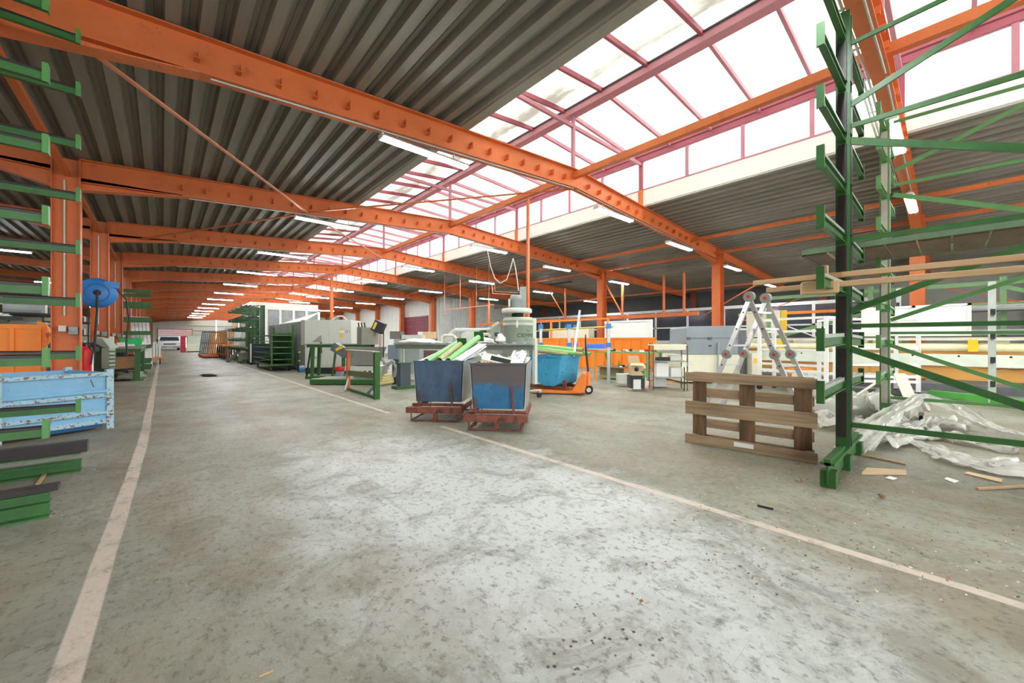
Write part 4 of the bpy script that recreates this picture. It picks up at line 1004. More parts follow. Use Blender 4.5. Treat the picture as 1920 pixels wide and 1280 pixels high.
# single head saw with tapered hopper (left of rail)
sw = thing('profile_saw', 'grey single-head saw with a tapered catch hopper and tilted control box', 'machine', gp(690, 10.6), -TH)
MB().tub(-.52, .40, -.35, .35, .98, -.36, .22, -.25, .25, .50, .01).build('hopper', mat('brushed_grey', (150, 152, 146), .4, metal=.3, dirt=.3), sw)
MB().bx(-.50, .48, -.3, .3, .36, .48).bx(-.45, -.3, -.25, .25, .0, .36).bx(.3, .45, -.25, .25, .0, .36).build('base', LGREY, sw)
MB().bx(-.10, .22, -.2, .2, 1.05, 1.50).build('head', mat('warm_grey_paint', (150, 148, 136), .5, dirt=.2), sw)
MB().bx(-.24, -.12, -.15, .15, 1.05, 1.52).build('clamp_column', mat('warm_grey_dark', (118, 116, 106), .5), sw)
for x in (-.22, -.14, -.06): MB().tube((x, -.05, 1.5), (x - .02, -.05, 1.64), .02, n=8).build('clamp_cylinder', DARK, sw)
MB().box(.33, -.1, 1.52, .28, .22, .30, ry=.42).build('control_box', mat('black_blue_box', (52, 54, 62), .45), sw)
MB().box(.26, -.216, 1.55, .06, .006, .20, ry=.42).build('yellow_sticker', YELLOW, sw)
MB().tube((.42, 0, .5), (.42, 0, 1.4), .012, n=6).build('pole', DARK, sw)
MB().box(-.62, -.25, .90, .42, .25, .22, ry=.55).build('lower_box', mat('slate_box', (96, 100, 106), .45), sw)
MB().box(-.60, -.385, .96, .22, .006, .07, ry=-.45).build('yellow_sticker', YELLOW, sw)
MB().bx(-.40, -.05, -.1, .2, .12, .26).build('motor', GREY, sw)

# green table left of the saw
gt = thing('steel_table', 'narrow green steel bench with thin top beside the tall grey cabinet', 'table', gp(640, 12.0), -TH)
MB().bx(-.98, .95, -.25, .25, 1.03, 1.06).build('table_top', mat('worn_table_top', (130, 134, 124), .5), gt)
MB().bx(-.95, .95, -.22, -.16, .95, 1.03).bx(-.95, .95, .16, .22, .95, 1.03).build('apron', GREEN, gt)
for x in (-.8, .15, .8):
    for y in (-.2, .2): MB().bar((x + (.0), y, .0), (x + (.0 if x > 0 else .03), y, .96), .08, .08).build('leg', GREEN, gt)
MB().bar((-.98, -.18, .0), (-.84, -.18, .95), .04, .04).build('strut', DARK, gt); MB().bar((-.20, -.18, .0), (-.08, -.18, .95), .05, .05).build('strut', GREEN, gt)
MB().bx(-.98, -.2, -.25, .25, .0, .08).build('foot_rail', GREEN, gt)
pf = thing('green_platform', 'low green steel platform on the floor under the saw', 'platform', gp(655, 10.4), -TH)
MB().bx(-.95, 1.0, -.2, .75, .02, .14).build('deck', GREEN, pf); MB().bx(-.9, .95, -.15, .7, .14, .15).build('top_sheet', mat('dusty_top', (150, 152, 138), .7), pf)
o = MB().bx(-.35, .35, -.1, .1, 0, .12).build('wood_beam', mat('grey_timber', (158, 150, 132), .75), bevel=.01); o.location = gp(612, 10.9) + Vector((0, 0, .0)); tag(o, 'short grey timber block on the floor by the green platform', 'timber')

# green/orange portal stand in front
gf = thing('support_frame', 'upright green frame stand with one orange leg in front of the saw', 'stand')
a0, a1 = fl(653, 731), fl(706, 748)
zt_ = .93
gf.location = a0; MATR[gf.name] = Matrix.Translation(a0)
up = Vector((0, 0, 1))
MB().bar(a0, a0 + up * zt_, .07, .07).build('post', mat('orange_worn_post', (196, 110, 66), .5, dirt=.4, dirtcol=(80, 96, 66)), gf, world=True)
MB().bar(a1, a1 + up * zt_, .10, .10).build('post', GREEN, gf, world=True)
MB().bar(a0 + up * zt_, a1 + up * zt_, .14, .03).build('top_rail', mat('worn_tan_rail', (176, 168, 146), .5, dirt=.3, dirtcol=(120, 96, 66)), gf, world=True)
MB().bar(a0 + up * .40, a1 + up * .46, .04, .12).build('cross_rail', mat('olive_steel', (104, 116, 80), .5), gf, world=True)
MB().bar(a0 + up * .03, a1 + up * .03, .06, .05).build('bottom_rail', GREEN, gf, world=True)
MB().bar(a1 + up * .30, a1.lerp(a0, .32) + up * .02, .03, .05).build('brace', BLUEGREY, gf, world=True)
MB().bar(a0 + up * .30, a0 + Vector((-.15, -.25, .02)), .03, .03).build('brace', GALV, gf, world=True)
# dark pillar with green foot
dp = thing('stand_column', 'dark blue-grey column stand with a green foot plate left of the bins', 'stand', fl(757, 728))
MB().bx(-.13, .13, -.10, .10, .06, .62).build('column', mat('slate_steel', (78, 88, 96), .5), dp); MB().bx(-.17, .17, -.12, .12, .60, .63).build('cap', GREEN, dp)
MB().bx(-.25, .25, -.14, .14, 0, .07).build('foot_plate', GREEN, dp); MB().tube((0, 0, .63), (0, 0, 1.05), .02, n=8).build('rod', GALV, dp)
bb = thing('control_cabinet', 'blue-grey control cabinet behind the dark column stand', 'cabinet', gp(740, 10.4), -TH)
MB().bx(-.15, .13, -.1, .3, .66, 1.04).build('body', BLUEGREY, bb); MB().bx(-.14, .12, -.112, -.101, .67, 1.03).build('door', BLUEGREY, bb); MB().bx(-.05, .05, -.05, .2, 0, .66).build('pedestal', DARK, bb)
gb = thing('green_console', 'pale green-grey machine console with dark hatch standing behind the rail', 'machine', gp(762, 11.4), -TH)
MB().bx(-.30, .42, -.2, .35, .2, 1.20).build('body', GREY, gb); MB().poly([(-.42, -.2, 1.20), (-.12, -.2, 1.20), (-.12, -.2, 1.42), (-.42, -.2, 1.42)], .4, (0, 1, 0)).build('hatch', mat('taupe_plastic', (112, 108, 100), .5), gb)
MB().bx(-.08, .48, -.22, .3, 1.20, 1.32).build('lid', LGREY, gb)
hs = thing('yellow_hose', 'dusty yellow coiled hose bundle lying on the floor by the column stand', 'hose', fl(735, 722))
for k in range(4): MB().path([(-.35 + .05 * k, .03 * k, .06 + .06 * k), (-.05, .1 + .02 * k, .07 + .06 * k), (.2, .25, .08 + .05 * k)], .05, 10).build('coil', mat('straw_hose', (206, 196, 140), .6), hs)
hc = thing('grey_hose', 'grey ribbed hose curving down beside the saw', 'hose', gp(730, 10.0))
MB().path([at(716, 672, 10), at(725, 684, 10), at(737, 676, 10), at(742, 690, 10), at(738, 706, 10)], .045, 10).build('hose', GREY, hc, world=True)
ab = thing('storage_shelf', 'low workbench with boxes and paper behind the roller rail', 'bench', gp(800, 13.5), -TH)
MB().bx(-.7, .9, -.2, .3, .82, .86).build('table_top', GGREY, ab)
for x in (-.65, .85): MB().bx(x - .03, x + .03, -.15, .25, 0, .82).build('leg', GGREY, ab)
for x, z, w2, h2_, M, lab, nm in ((-.45, .86, .16, .16, REDP, 'red parts box on the low bench behind the rail', 'parts_box'), (-.1, .86, .2, .14, BLUEP, 'blue parts box on the low bench behind the rail', 'parts_box'),
                    (.45, .86, .30, .2, CARD, 'tan carton on the low bench, right of the blue box', 'carton'), (.15, 1.30, .3, .12, GREY, 'grey case on the upper boards behind the rail', 'case')):
    o = MB().bx(-w2 / 2, w2 / 2, -.1, .1, 0, h2_).build(nm, M, bevel=.006); o.location = inbin(gp(800, 13.5), -TH, (x, 0, z if z < 1 else .86)); tag(o, lab, 'box')
cb = thing('cardboard_box', 'open cardboard box beside a white roll in front of the maroon door', 'box', inbin(gp(795, 15.5), -TH, (0, 0, 0)), -TH)
MB().bx(-.3, .5, -.2, .2, 0, 1.22).build('crate_stack', mat('dark_crate', (92, 74, 72), .6), cb); MB().bx(0, .45, -.2, .2, 1.23, 1.5).build('box', CARD, cb); MB().bx(-.22, -.02, -.1, .1, 1.23, 1.5).build('sheet_pack', WHITEP, cb)

# ================================================================== tall cabinets and cart (centre left)
cg = thing('machine_enclosure', 'long dark grey machine enclosure behind the green slatted cart', 'cabinet', gp(545, 16.0))
c0 = fl(575, 697); c1 = fl(537, 690)
# long side wall receding along the hall, near end at c0
X0, Yn = 3.95, 16.0
MB().bx(0, 1.6, 0, 6.6, .05, 1.88).build('side_wall', mat('dark_grey_sheet', (128, 134, 130), .5, var=.12, dirt=.3, dirtcol=(90, 98, 92)), cg)
cg.location = (X0, Yn, 0); MATR[cg.name] = Matrix.Translation((X0, Yn, 0))
for k in range(5): MB().bx(-.012, -.002, .05 + 1.3 * k, 1.3 * k + 1.28, .08, 1.86).build('sheet_panel', MATS['dark_grey_sheet'], cg)
MB().poly([(0, 0, 1.88), (0, 4.2, 1.88), (.6, 0.2, 2.25)], .02, (0, 0, 1)).build('roof_flap', LGREY, cg)
MB().bx(-.02, .35, -.03, -.005, .06, 1.9).build('corner_sheet', mat('slate_sheet', (122, 130, 128), .45), cg)
gc = thing('grey_cabinet', 'tall pale grey cabinet with a warning label and blue O I mark', 'cabinet', gp(625, 13.6), -TH)
wd = .98
MB().bx(-wd, .62, 0, .9, .22, 1.87).build('body', LGREY, gc)
MB().bx(-wd - .005, -.18, -.012, -.002, 1.02, 1.86).bx(-.16, .62, -.012, -.002, 1.02, 1.86).build('upper_door', LGREY, gc, kind='stuff')
MB().bx(-wd - .14, -wd - .01, .0, .9, 1.0, 1.87).build('side_panel', mat('taupe_panel', (160, 160, 148), .5), gc)
MB().bx(-.85, -.42, -.02, -.003, .28, .98).build('lower_door', WHITEP, gc); MB().bx(-.38, .1, -.02, -.003, .28, .98).build('lower_door', LGREY, gc); MB().bx(.12, .6, -.02, -.003, .28, .98).build('lower_door', LGREY, gc)
MB().bx(-wd, .62, .02, .88, .0, .2).build('plinth', DARK, gc)
MB().poly([(.24, -.014, 1.51), (.36, -.014, 1.51), (.30, -.014, 1.62)], .003, (0, -1, 0)).build('warning_triangle', YELLOW, gc)
MB().bx(.23, .37, -.018, -.013, 1.42, 1.505).build('white_label', WHITEP, gc); MB().bx(.25, .35, -.018, -.013, 1.26, 1.39).build('orange_label', mat('amber_label', (246, 186, 40), .5), gc)
text_mb('O I', .12, lambda x, y: (.50 + x, -.016, 1.46 + y)).build('lettering', mat('blue_lettering', (40, 60, 130), .5), gc)
MB().bx(-.66, -.56, -.024, -.02, .52, .62).build('small_panel', mat('sky_sticker', (150, 206, 226), .5), gc); MB().bx(-.50, -.42, -.024, -.02, .52, .62).build('switch', DARK, gc)
MB().poly([(-.72, -.016, 1.10), (-.40, -.016, 1.10), (-.40, -.016, 1.34), (-.5, -.016, 1.30)], .01, (0, -1, 0)).build('worn_flap', mat('taupe_flap', (150, 148, 134), .6), gc)
MB().tube((-.40, -.05, .72), (-.40, -.05, 1.1), .025, n=8).build('hanging_lamp', DARK, gc)
MB().path([(-.2, .3, 1.87), (.0, .3, 2.02), (.2, .3, 2.02), (.35, .3, 1.87)], .02, 8).build('top_cable', LGREY, gc)
cn = thing('water_canister', 'blue and white water canister on the floor before the grey cabinet', 'canister', fl(566, 697))
MB().lathe((0, 0, 0), [(0, 0), (.09, 0), (.095, .02), (.095, .14), (.0, .14)], 16).build('lower_half', BLUEP, cn); MB().lathe((0, 0, 0), [(0, .141), (.095, .141), (.095, .20), (.07, .23), (0, .235)], 16).build('upper_half', mat('milky_plastic', (206, 222, 230), .3), cn)
bo = thing('bollard_post', 'thin dark post with two yellow-green knobs before the enclosure', 'post', fl(559, 696))
MB().tube((0, 0, 0), (0, 0, .75), .02, n=8).build('pole', DARK, bo)
for z in (.38, .70): MB().tube((.01, 0, z), (.06, -.03, z + .03), .03, n=10).build('knob', mat('lime_knob', (206, 220, 60), .4), bo)
rk = thing('red_bucket', 'red and grey waste bucket behind the green table legs', 'bucket', gp(637, 11.5))
MB().lathe((0, 0, 0), [(0, .0), (.10, 0), (.12, .26), (0, .26)], 14).build('bucket', BLUEGREY, rk); MB().lathe((0, 0, 0), [(.13, .262), (.14, .38), (0, .40)], 14).build('lid', REDP, rk)
# far cabinet behind
fc = thing('pale_cabinet', 'pale green cabinet behind the saw, right of the tall grey one', 'cabinet', gp(683, 18.0), -TH)
MB().bx(-.55, .45, 0, .7, 0, 1.85).build('body', LGREY, fc); MB().bx(-.5, .4, -.02, -.002, 1.45, 1.83).build('upper_door', mat('mint_panel', (186, 206, 196), .5), fc); MB().bx(-.48, -.1, -.02, -.002, .9, 1.40).build('poster', mat('pink_grid_poster', (224, 206, 208), .5), fc)
# green slatted cart
ct = thing('slatted_cart', 'green wheeled cart with closely set vertical slats and shelves', 'cart', (3.05, 16.95, 0))
Yc = 6.0
MB().bx(-.05, .75, 0, 3.6, .20, .27).build('deck', GREEN, ct)
for k in range(16): MB().bx(.70, .74, .1 + .22 * k, .16 + .22 * k, .27, 1.45).build('slat', GREEN, ct)
for k in range(5): MB().bx(-.05, .74, .05, 3.55, .42 + .23 * k, .445 + .23 * k).build('shelf', mat('green_shelf_paint', (96, 146, 92), .45, var=.15), ct)
for y in (.02, 3.55): MB().bx(.68, .76, y, y + .06, .27, 1.75).build('post', GREEN, ct)
MB().bx(-.02, .03, .0, .04, .27, 1.40).build('post', GREEN, ct)
for x in (.05, .65):
    for y in (.3, 3.2):
        wq = MB().tube((x - .02, y, .09), (x + .02, y, .09), .09, n=16).build('wheel', TIRE, ct); MB().tube((x - .024, y, .09), (x + .024, y, .09), .04, n=10).build('hub', LGREY, wq)
# big green cantilever rack with profiles
cr_ = thing('cantilever_rack', 'high green double rack loaded with dark profiles behind the slatted cart', 'rack', (3.9, 24.0, 0))
for y in (0, 1.6, 3.2, 4.8):
    MB().ibeam((0, y, .2), (0, y, 3.0), .16, .20, .02, up=(1, 0, 0)).build('upright', mat('dark_green_upright', (46, 84, 50), .5), cr_)
    MB().bx(-.9, .5, y - .06, y + .06, 0, .2).build('base_beam', GREEN, cr_)
    for z in (.65, 1.15, 1.7, 2.25, 2.8):
        a = MB().bar((-.08, y, z), (-.95, y, z + .03), .06, .09).build('arm', GREEN, cr_); MB().bx(-.97, -.95, y - .05, y + .05, z - .04, z + .14).build('end_stop', GREEN, a)
for i, z in enumerate((.74, 1.24, 1.79, 2.34, 2.89)):
    for k in range(5):
        o = MB().bx(-.035, .035, -.4 - .1 * k, 5.3 + .15 * ((i + k) % 3), 0, .05).build('steel_profile', (DARK, GALV, mat('brown_grey_profile', (112, 104, 96), .5))[(i + k) % 3]); o.location = (3.9 - .9 + .15 * k, 24.0, z + .005)
        tag(o, 'long dark metal profile lying on the %s level of the high green rack' % ('lowest', 'second', 'middle', 'fourth', 'top')[i], 'profile', 'profiles on the high green rack, %s level' % ('lowest', 'second', 'middle', 'fourth', 'top')[i])
# dark press/cart near rack with ramp
dk = thing('dark_container', 'dark steel container on wheels beside the grey ramp', 'container', (3.15, 22.4, 0))
MB().bx(.05, .8, 0, 1.2, .12, 1.0).build('body', mat('black_teal_steel', (34, 50, 54), .5), dk); MB().bx(-.02, .04, -.02, .05, .1, 1.0).build('corner_post', LGREY, dk)
for y in (.15, 1.0): MB().tube((.0, y, .07), (.06, y, .07), .07, n=12).build('wheel', TIRE, dk)
rmp = thing('steel_ramp', 'sloping grey steel ramp on the aisle floor before the high rack', 'ramp', fl(424, 679))
q0 = fl(427, 679); q1 = at(447, 662, 27); q1 = Vector((q0.x + .55, q0.y + .3, .62))
MB().bar(q0 + Vector((0, 0, .03)), q1, .26, .05).build('plate', mat('ramp_grey', (104, 106, 106), .5), rmp, world=True); MB().bar(q1, Vector((q1.x, q1.y, 0)), .05, .05).build('leg', DARK, rmp, world=True)
bx_ = thing('low_crate', 'low pale crate on a dark pallet at the foot of the high rack', 'crate', (3.1, 24.3, 0))
MB().bx(-.1, .7, 0, 1.0, .10, .50).build('crate', mat('dusty_crate', (150, 146, 128), .6), bx_); MB().bx(-.15, .75, -.05, 1.05, 0, .10).build('pallet', DARK, bx_)

# white site cabin with windows behind
wc = thing('glazed_cabin', 'white-framed glazed office cabin above the grey enclosure', 'cabin', (0, 30.0, 0), 0)
cx0, cx1 = onY(470, 600, 30.0).x, onY(596, 600, 30.0).x
MB().bx(cx0, cx1, 0, 5, 0, 1.3).build('parapet', LGREY, wc)
MB().bx(cx0, cx1, -.05, 5, 3.2, 3.65).build('fascia', WHITEP, wc)
MB().bx(cx0 + .1, cx1 - .1, 4.8, 4.9, 1.3, 3.2).build('back_wall', LGREY, wc)
nn = 5; wdt = (cx1 - cx0) / nn
for k in range(nn):
    MB().bx(cx0 + wdt * k + .14, cx0 + wdt * (k + 1), .02, .04, 1.3, 3.2).build('pane', mat('cabin_glass', (98, 108, 110), .15, var=.6, scale=.9, spec=.7), wc)
for k in range(nn + 1): MB().bx(cx0 + wdt * k - .02, cx0 + wdt * k + .13, -.05, .06, 1.3, 3.2).build('mullion', WHITEM, wc)

# ================================================================== far end
vn = thing('delivery_van', 'white van facing the camera in the daylight at the far door', 'van', (.6, 60.0, 0)); vn.scale = (1, 1, .85)
VW = mat('van_white', (236, 238, 240), .3)
MB().poly([(-1.0, 0, .35), (-1.0, 4.4, .35), (-1.0, 4.4, 1.95), (-1.0, 1.15, 1.95), (-1.0, .45, 1.30), (-1.0, .0, 1.10)], 2.0, (1, 0, 0)).build('body', VW, vn)
MB().add([(-.86, .43, 1.34), (.86, .43, 1.34), (.78, 1.08, 1.88), (-.78, 1.08, 1.88)], [(0, 1, 2, 3)]).build('windscreen', GLASSD, vn)
MB().bx(-.55, .55, -.03, 0, .80, .95).build('grille', DARK, vn); MB().bx(-.98, .98, -.12, .0, .35, .62).build('bumper', GREY, vn); MB().bx(-.25, .25, -.14, -.12, .42, .54).build('number_plate', LGREY, vn)
for x in (-.82, .82):
    MB().bx(x - .14, x + .14, -.03, 0, .82, 1.02).build('headlight', mat('headlight_glass', (220, 226, 230), .2), vn)
    MB().tube((x - .1, .8, .34), (x + .1, .8, .34), .33, n=16).build('wheel', TIRE, vn); MB().tube((x - .1, 3.6, .34), (x + .1, 3.6, .34), .33, n=16).build('wheel', TIRE, vn)
    MB().bx(x * 1.3 - .08, x * 1.3 + .08, .5, .6, 1.25, 1.5).build('mirror', DARK, vn)
rc = thing('red_cabinet', 'small red steel cabinet right of the white van', 'cabinet', (1.5, 50, 0)); rc.scale = (.55, 1, 1)
MB().bx(-.35, .35, 0, .6, 0, 1.55).build('body', mat('crimson_cabinet', (196, 44, 66), .45), rc); MB().bx(-.30, .30, -.02, -.001, .08, 1.5).build('door', mat('crimson_cabinet', (196, 44, 66)), rc)
pg = thing('pale_machine', 'pale green machine block right of the red cabinet at the far end', 'machine', (2.35, 50, 0)); pg.scale = (.62, 1, 1)
MB().bx(-.9, .9, 0, 1.4, .1, 1.65).build('body', mat('mint_machine', (198, 212, 196), .5), pg); MB().bx(-.95, .2, -.2, 0, .1, .8).build('front_box', CREAM, pg); MB().bx(-.9, .9, .1, 1.3, 0, .1).build('plinth', DARK, pg)
# leaning frames on a-stand
AF = mat('varnished_orange_wood', (214, 142, 58), .5)
for gi, (X, Y, M, n, lab) in enumerate(((2.25, 36.0, mat('blue_grey_frame', (120, 134, 150), .5), 5, 'stacked blue-grey window frame leaning at the far stand'), (2.6, 33.6, AF, 7, 'stacked orange-brown window frame leaning at the far stand'))):
    for k in range(n):
        t = thing('window_frame', lab, 'window frame', (X + .10 * k, Y - .12 * k, .18), -.9, 'leaning window frames, %s' % ('blue-grey' if gi == 0 else 'orange-brown'))
        for x in (-.42, .38): MB().bar((x, 0, 0), (x, .25, 1.65 - .1 * gi), .06, .05).build('stile', M, t)
        for z, y in ((.03, 0), (.8, .12), (1.6 - .1 * gi, .24)): MB().bar((-.42, y, z), (.42, y, z), .05, .06).build('rail', M, t)
st = thing('frame_stand', 'low rust-red stand carrying the leaning window frames', 'stand', (2.3, 33.5, 0))
MB().bx(-.35, 1.0, -1.2, 3.6, .08, .18).build('deck', mat('rust_red_stand', (190, 96, 60), .6), st); 
for y in (-1.1, 1.2, 3.5): MB().bx(-.3, .9, y - .04, y + .04, 0, .08).build('foot', DARK, st)
MB().bx(.95, 1.0, -1.2, 3.6, .18, 1.9).build('back_panel', GALV, st)
tb = thing('orange_rail_table', 'long trestle table with an orange rail beside the far frames', 'table', (2.95, 29.6, 0))
MB().bx(-.2, .6, 0, 3.8, .78, .86).build('table_top', AF, tb)
for x in (-.15, .5):
    for y in (.1, 1.3, 2.5, 3.7): MB().bx(x - .03, x + .03, y - .03, y + .03, 0, .78).build('leg', DARK, tb)
MB().bx(-.18, -.12, 0, 3.8, .28, .33).build('rail', AF, tb)
rg = thing('mesh_rack', 'grey wire rack holding glass panes behind the trestle table', 'rack', (3.5, 36, 0))
for k in range(7): MB().tube((.5 * k, 0, 0), (.5 * k, 0, 2.1), .025, n=6).build('post', GREY, rg)
for z in (.3, 1.2, 2.05): MB().tube((0, 0, z), (3.0, 0, z), .025, n=6).build('rail', GREY, rg)
for k in range(6): MB().bx(.5 * k + .05, .5 * k + .45, .02, .04, .35, 1.9).build('pane', mat('bluish_pane', (196, 210, 220), .2), rg)

# ================================================================== LEFT SIDE
sb = thing('steel_stillage', 'light blue chipped steel stillage box at the left behind the rack arms', 'box', None or Vector((-1.36, 6.97, 0)), math.atan2(.42, .84))
Wd = .94
MB().bx(.0, Wd, .02, .03, .10, .74).build('front_panel', LBLUE, sb)
for x in (0, Wd): MB().bx(x - .035, x + .035, -.01, .05, .0, .78).build('corner_post', LBLUER, sb)
MB().bx(.035, Wd - .035, -.008, .02, .70, .745).build('top_rail', LBLUER, sb)
for z in (.22, .44, .5): MB().prof((.035, .012, z), (Wd - .035, .012, z), [(0, -.03), (.022, -.012), (.022, .012), (0, .03)]).build('pressed_rib', LBLUER if z != .5 else LBLUE, sb)
MB().bx(.035, Wd - .035, .0, .05, .08, .13).build('bottom_rail', LBLUER, sb)
MB().bx(.2, Wd - .06, .04, .2, .03, .08).build('fork_channel', mat('deep_blue_steel', (38, 96, 150), .5), sb)
MB().bx(-.02, .01, .05, 1.1, .10, .74).bx(Wd - .01, Wd + .02, .05, 1.1, .10, .74).bx(0, Wd, 1.08, 1.1, .1, .74).bx(0, Wd, .05, 1.1, .10, .12).build('shell', LBLUE, sb, kind='stuff')
for x in (0, Wd): MB().bx(x - .035, x + .035, 1.06, 1.12, .0, .78).build('corner_post', LBLUER, sb)
MB().bar((.76, .016, .66), (.79, .016, .56), .008, .008).build('weld_mark', mat('brown_scratch', (120, 96, 80)), sb)
# orange wall panel with ribs on the left
ow = thing('orange_partition', 'low orange ribbed steel partition behind the light blue stillage', 'partition', (-6.6, 10.72, 0))
MB().bx(0, 5.05, 0, .04, .0, 1.42).build('sheet', ORANGE2, ow); MB().bx(0, 5.05, -.03, .06, 1.36, 1.44).build('top_rail', ORANGE2, ow)
for k in range(17): MB().bx(.15 + .3 * k, .20 + .3 * k, -.04, 0, .02, 1.36).build('rib', ORANGE2, ow)
hd = thing('orange_hood', 'curved orange sheet hood fixed beside the left column', 'hood', at(84, 628, 7.9))
mbh = MB(); pts = [(-.10 + .16 * math.cos(a), 0, .28 * math.sin(a)) for a in [-PI / 2 + PI * i / 10 for i in range(11)]]
MB().poly(pts, .24, (0, 1, 0)).build('shell', ORANGE2, hd); hb = hd.location; MB().bar((hb.x, hb.y + .1, hb.z), (-1.46, 10.45, hb.z), .04, .06).build('bracket', ORANGE, hd, world=True)
# storage behind partition
sr = thing('profile_shelf', 'green shelf rack stacked with silver profiles above the orange partition', 'rack', (-5.4, 12.4, 0))
for x in (0, 1.35, 2.7):
    MB().bx(x - .05, x + .05, -.05, .05, 0, 2.3).build('upright', GREEN, sr)
for z in (1.05, 1.55, 2.05):
    for x in (0, 1.35, 2.7): MB().bx(x - .03, x + .03, -.6, .6, z, z + .06).build('arm', GREEN, sr)
    MB().bx(-.5, 3.4, -.55, -.5, z + .0, z + .07).build('rail', DARK, sr)
rq = random.Random(9)
for z in (1.11, 1.61, 2.11):
    for k in range(22):
        o = MB().bx(0, rq.uniform(1.8, 3.6), -.02, .02, 0, .035).build('aluminium_profile', rq.choice((ALU, GALV, LGREY, DARK, WHITEM))); o.location = (-5.9 + rq.uniform(0, .6), 11.85 + .045 * (k % 11), z + .038 * (k // 11)); 
        tag(o, 'silver profile in the bundles on the shelf above the orange partition', 'profile', 'silver profiles above the orange partition')
# fire extinguisher
fe = thing('fire_extinguisher', 'big red fire extinguisher with white band by the left column', 'extinguisher', gp(158, 7.45))
MB().lathe((0, 0, 0), [(0, .35), (.11, .35), (.12, .37), (.12, .95), (.10, 1.02), (.04, 1.05), (0, 1.05)], 20).build('cylinder', REDP, fe)
MB().lathe((0, 0, 0), [(0, 1.05), (.025, 1.05), (.025, 1.1), (0, 1.1)], 10).bx(-.02, .10, -.01, .01, 1.09, 1.12).build('valve', DARK, fe)
mbx = MB()
for i in range(4):
    a0_, a1_ = -.55 + .14 * i, -.55 + .14 * (i + 1); mbx.add([(.122 * math.cos(q), .122 * math.sin(q), z) for q, z in ((a0_, .5), (a1_, .5), (a1_, .92), (a0_, .92))], [(0, 1, 2, 3)])
mbx.build('white_label', WHITEP, fe); MB().path([(.05, -.05, 1.08), (.12, -.1, .95), (.10, -.12, .7)], .012, 6).build('hose', DARK, fe); MB().bx(-.1, .1, -.1, .1, 0, .35).build('stand', REDP, fe)
# air hose reel
hr2 = thing('hose_reel', 'bright blue round air hose reel on the left column', 'hose reel', at(182, 549, 7.9), .10)
MB().lathe((0, 0, 0), [(0, -.09), (.20, -.09), (.28, -.05), (.30, 0), (.28, .05), (.20, .09), (0, .09)], 28, 'Y').build('casing', BLUEP, hr2)
MB().lathe((0, -.092, 0), [(0, -.01), (.05, -.01), (.06, .0)], 16, 'Y').build('hub', DARK, hr2)
MB().bx(.10, .32, -.08, .08, .12, .24).build('outlet', BLUEP, hr2); MB().bx(-.42, -.22, -.02, .02, -.1, .1).build('bracket', BLUEP, hr2); hb = hr2.location; MB().bar((hb.x - .30, hb.y + .04, hb.z), (-1.28, 10.56, hb.z), .05, .08).build('wall_arm', ORANGE, hr2, world=True)
MB().lathe((0, -.095, 0), [(.16, .0), (.17, -.004), (.18, 0)], 28, 'Y').build('ring', mat('deep_blue_plastic', (28, 96, 168), .4), hr2)
MB().path([(0, -.1, 0), (.0, -.12, -.35), (-.03, -.14, -.9), (-.05, -.16, -1.35), (-.12, -.2, -1.7)], .018, 8).build('hanging_hose', DARK, hr2)
MB().path([(.28, 0, .1), (.42, 0, -.1), (.46, 0, -.5), (.42, 0, -1.0), (.44, 0, -1.3)], .014, 8).build('air_line', DARK, hr2)
# dull green tilting machine
tm = thing('green_grey_machine', 'dull green machine with sloping ribbed cover right of the extinguisher', 'machine', gp(184, 9.2), -TH)
MB().poly([(-.32, 0, .35), (.16, 0, .35), (.20, 0, .95), (.10, 0, 1.08), (-.16, 0, 1.12), (-.32, 0, .9)], .22, (0, 1, 0)).build('body', mat('army_green', (88, 102, 84), .5), tm)
MB().poly([(-.14, -.02, 1.13), (.14, -.02, 1.0), (.30, -.02, .98), (.12, -.02, 1.2), (-.06, -.02, 1.24)], .2, (0, 1, 0)).build('sloping_cover', GGREY, tm)
MB().bx(.12, .30, -.04, .1, .5, .98).build('ribbed_front', GGREY, tm)
for k in range(5): MB().bx(.30, .32, -.04, .1, .52 + .09 * k, .56 + .09 * k).build('rib', mat('army_green', (88, 102, 84)), tm)
MB().bx(-.25, .1, .02, .16, 0, .35).build('stand', DARK, tm)
MB().lathe((.02, -.06, .95), [(0, -.03), (.07, -.03), (.07, .03), (0, .03)], 14, 'Y').build('knob', mat('army_green', (88, 102, 84)), tm)
tk = thing('sheet_metal_box', 'plain blue-grey sheet metal cabinet standing by the white line, left', 'cabinet', gp(221, 12.3), -TH)
MB().bx(-.17, .16, 0, .15, .02, .98).build('body', BLUEGREY, tk); MB().bx(-.18, .34, -.03, .2, .98, 1.04).build('top_tray', LGREY, tk)
for z in (.35, .6, .8, .9): MB().bx(-.165, .155, -.012, -.001, z, z + .004).build('seam', DARK, tk)
# green workbench left
gw = thing('green_workbench', 'green steel workbench with crate and green basket, left of the aisle', 'workbench', (-1.45, 15.6, 0))
MB().bx(0, 1.0, 0, 3.9, .92, .98).build('table_top', mat('worn_table_top', (130, 134, 124)), gw); MB().bx(.02, .98, .05, 3.85, .82, .92).build('apron', GREEN, gw)
for x, y in ((.1, .1), (.9, .1), (.1, 3.8), (.9, 3.8)):
    MB().bx(x - .06, x + .06, y - .06, y + .06, 0.03, .82).build('leg', GREEN, gw); MB().bx(x - .14, x + .14, y - .1, y + .1, 0, .03).build('foot', GREEN, gw)
MB().bx(.0, .9, .3, 3.7, .30, .34).build('lower_shelf', DARK, gw)
def boxthing(nm, lab, cat, loc, sx, sy, sz, M, rz=0, bevel=.006):
    o = MB().bx(-sx / 2, sx / 2, -sy / 2, sy / 2, 0, sz).build(nm, M, bevel=bevel); o.location = loc; o.rotation_euler = (0, 0, rz); return tag(o, lab, cat)
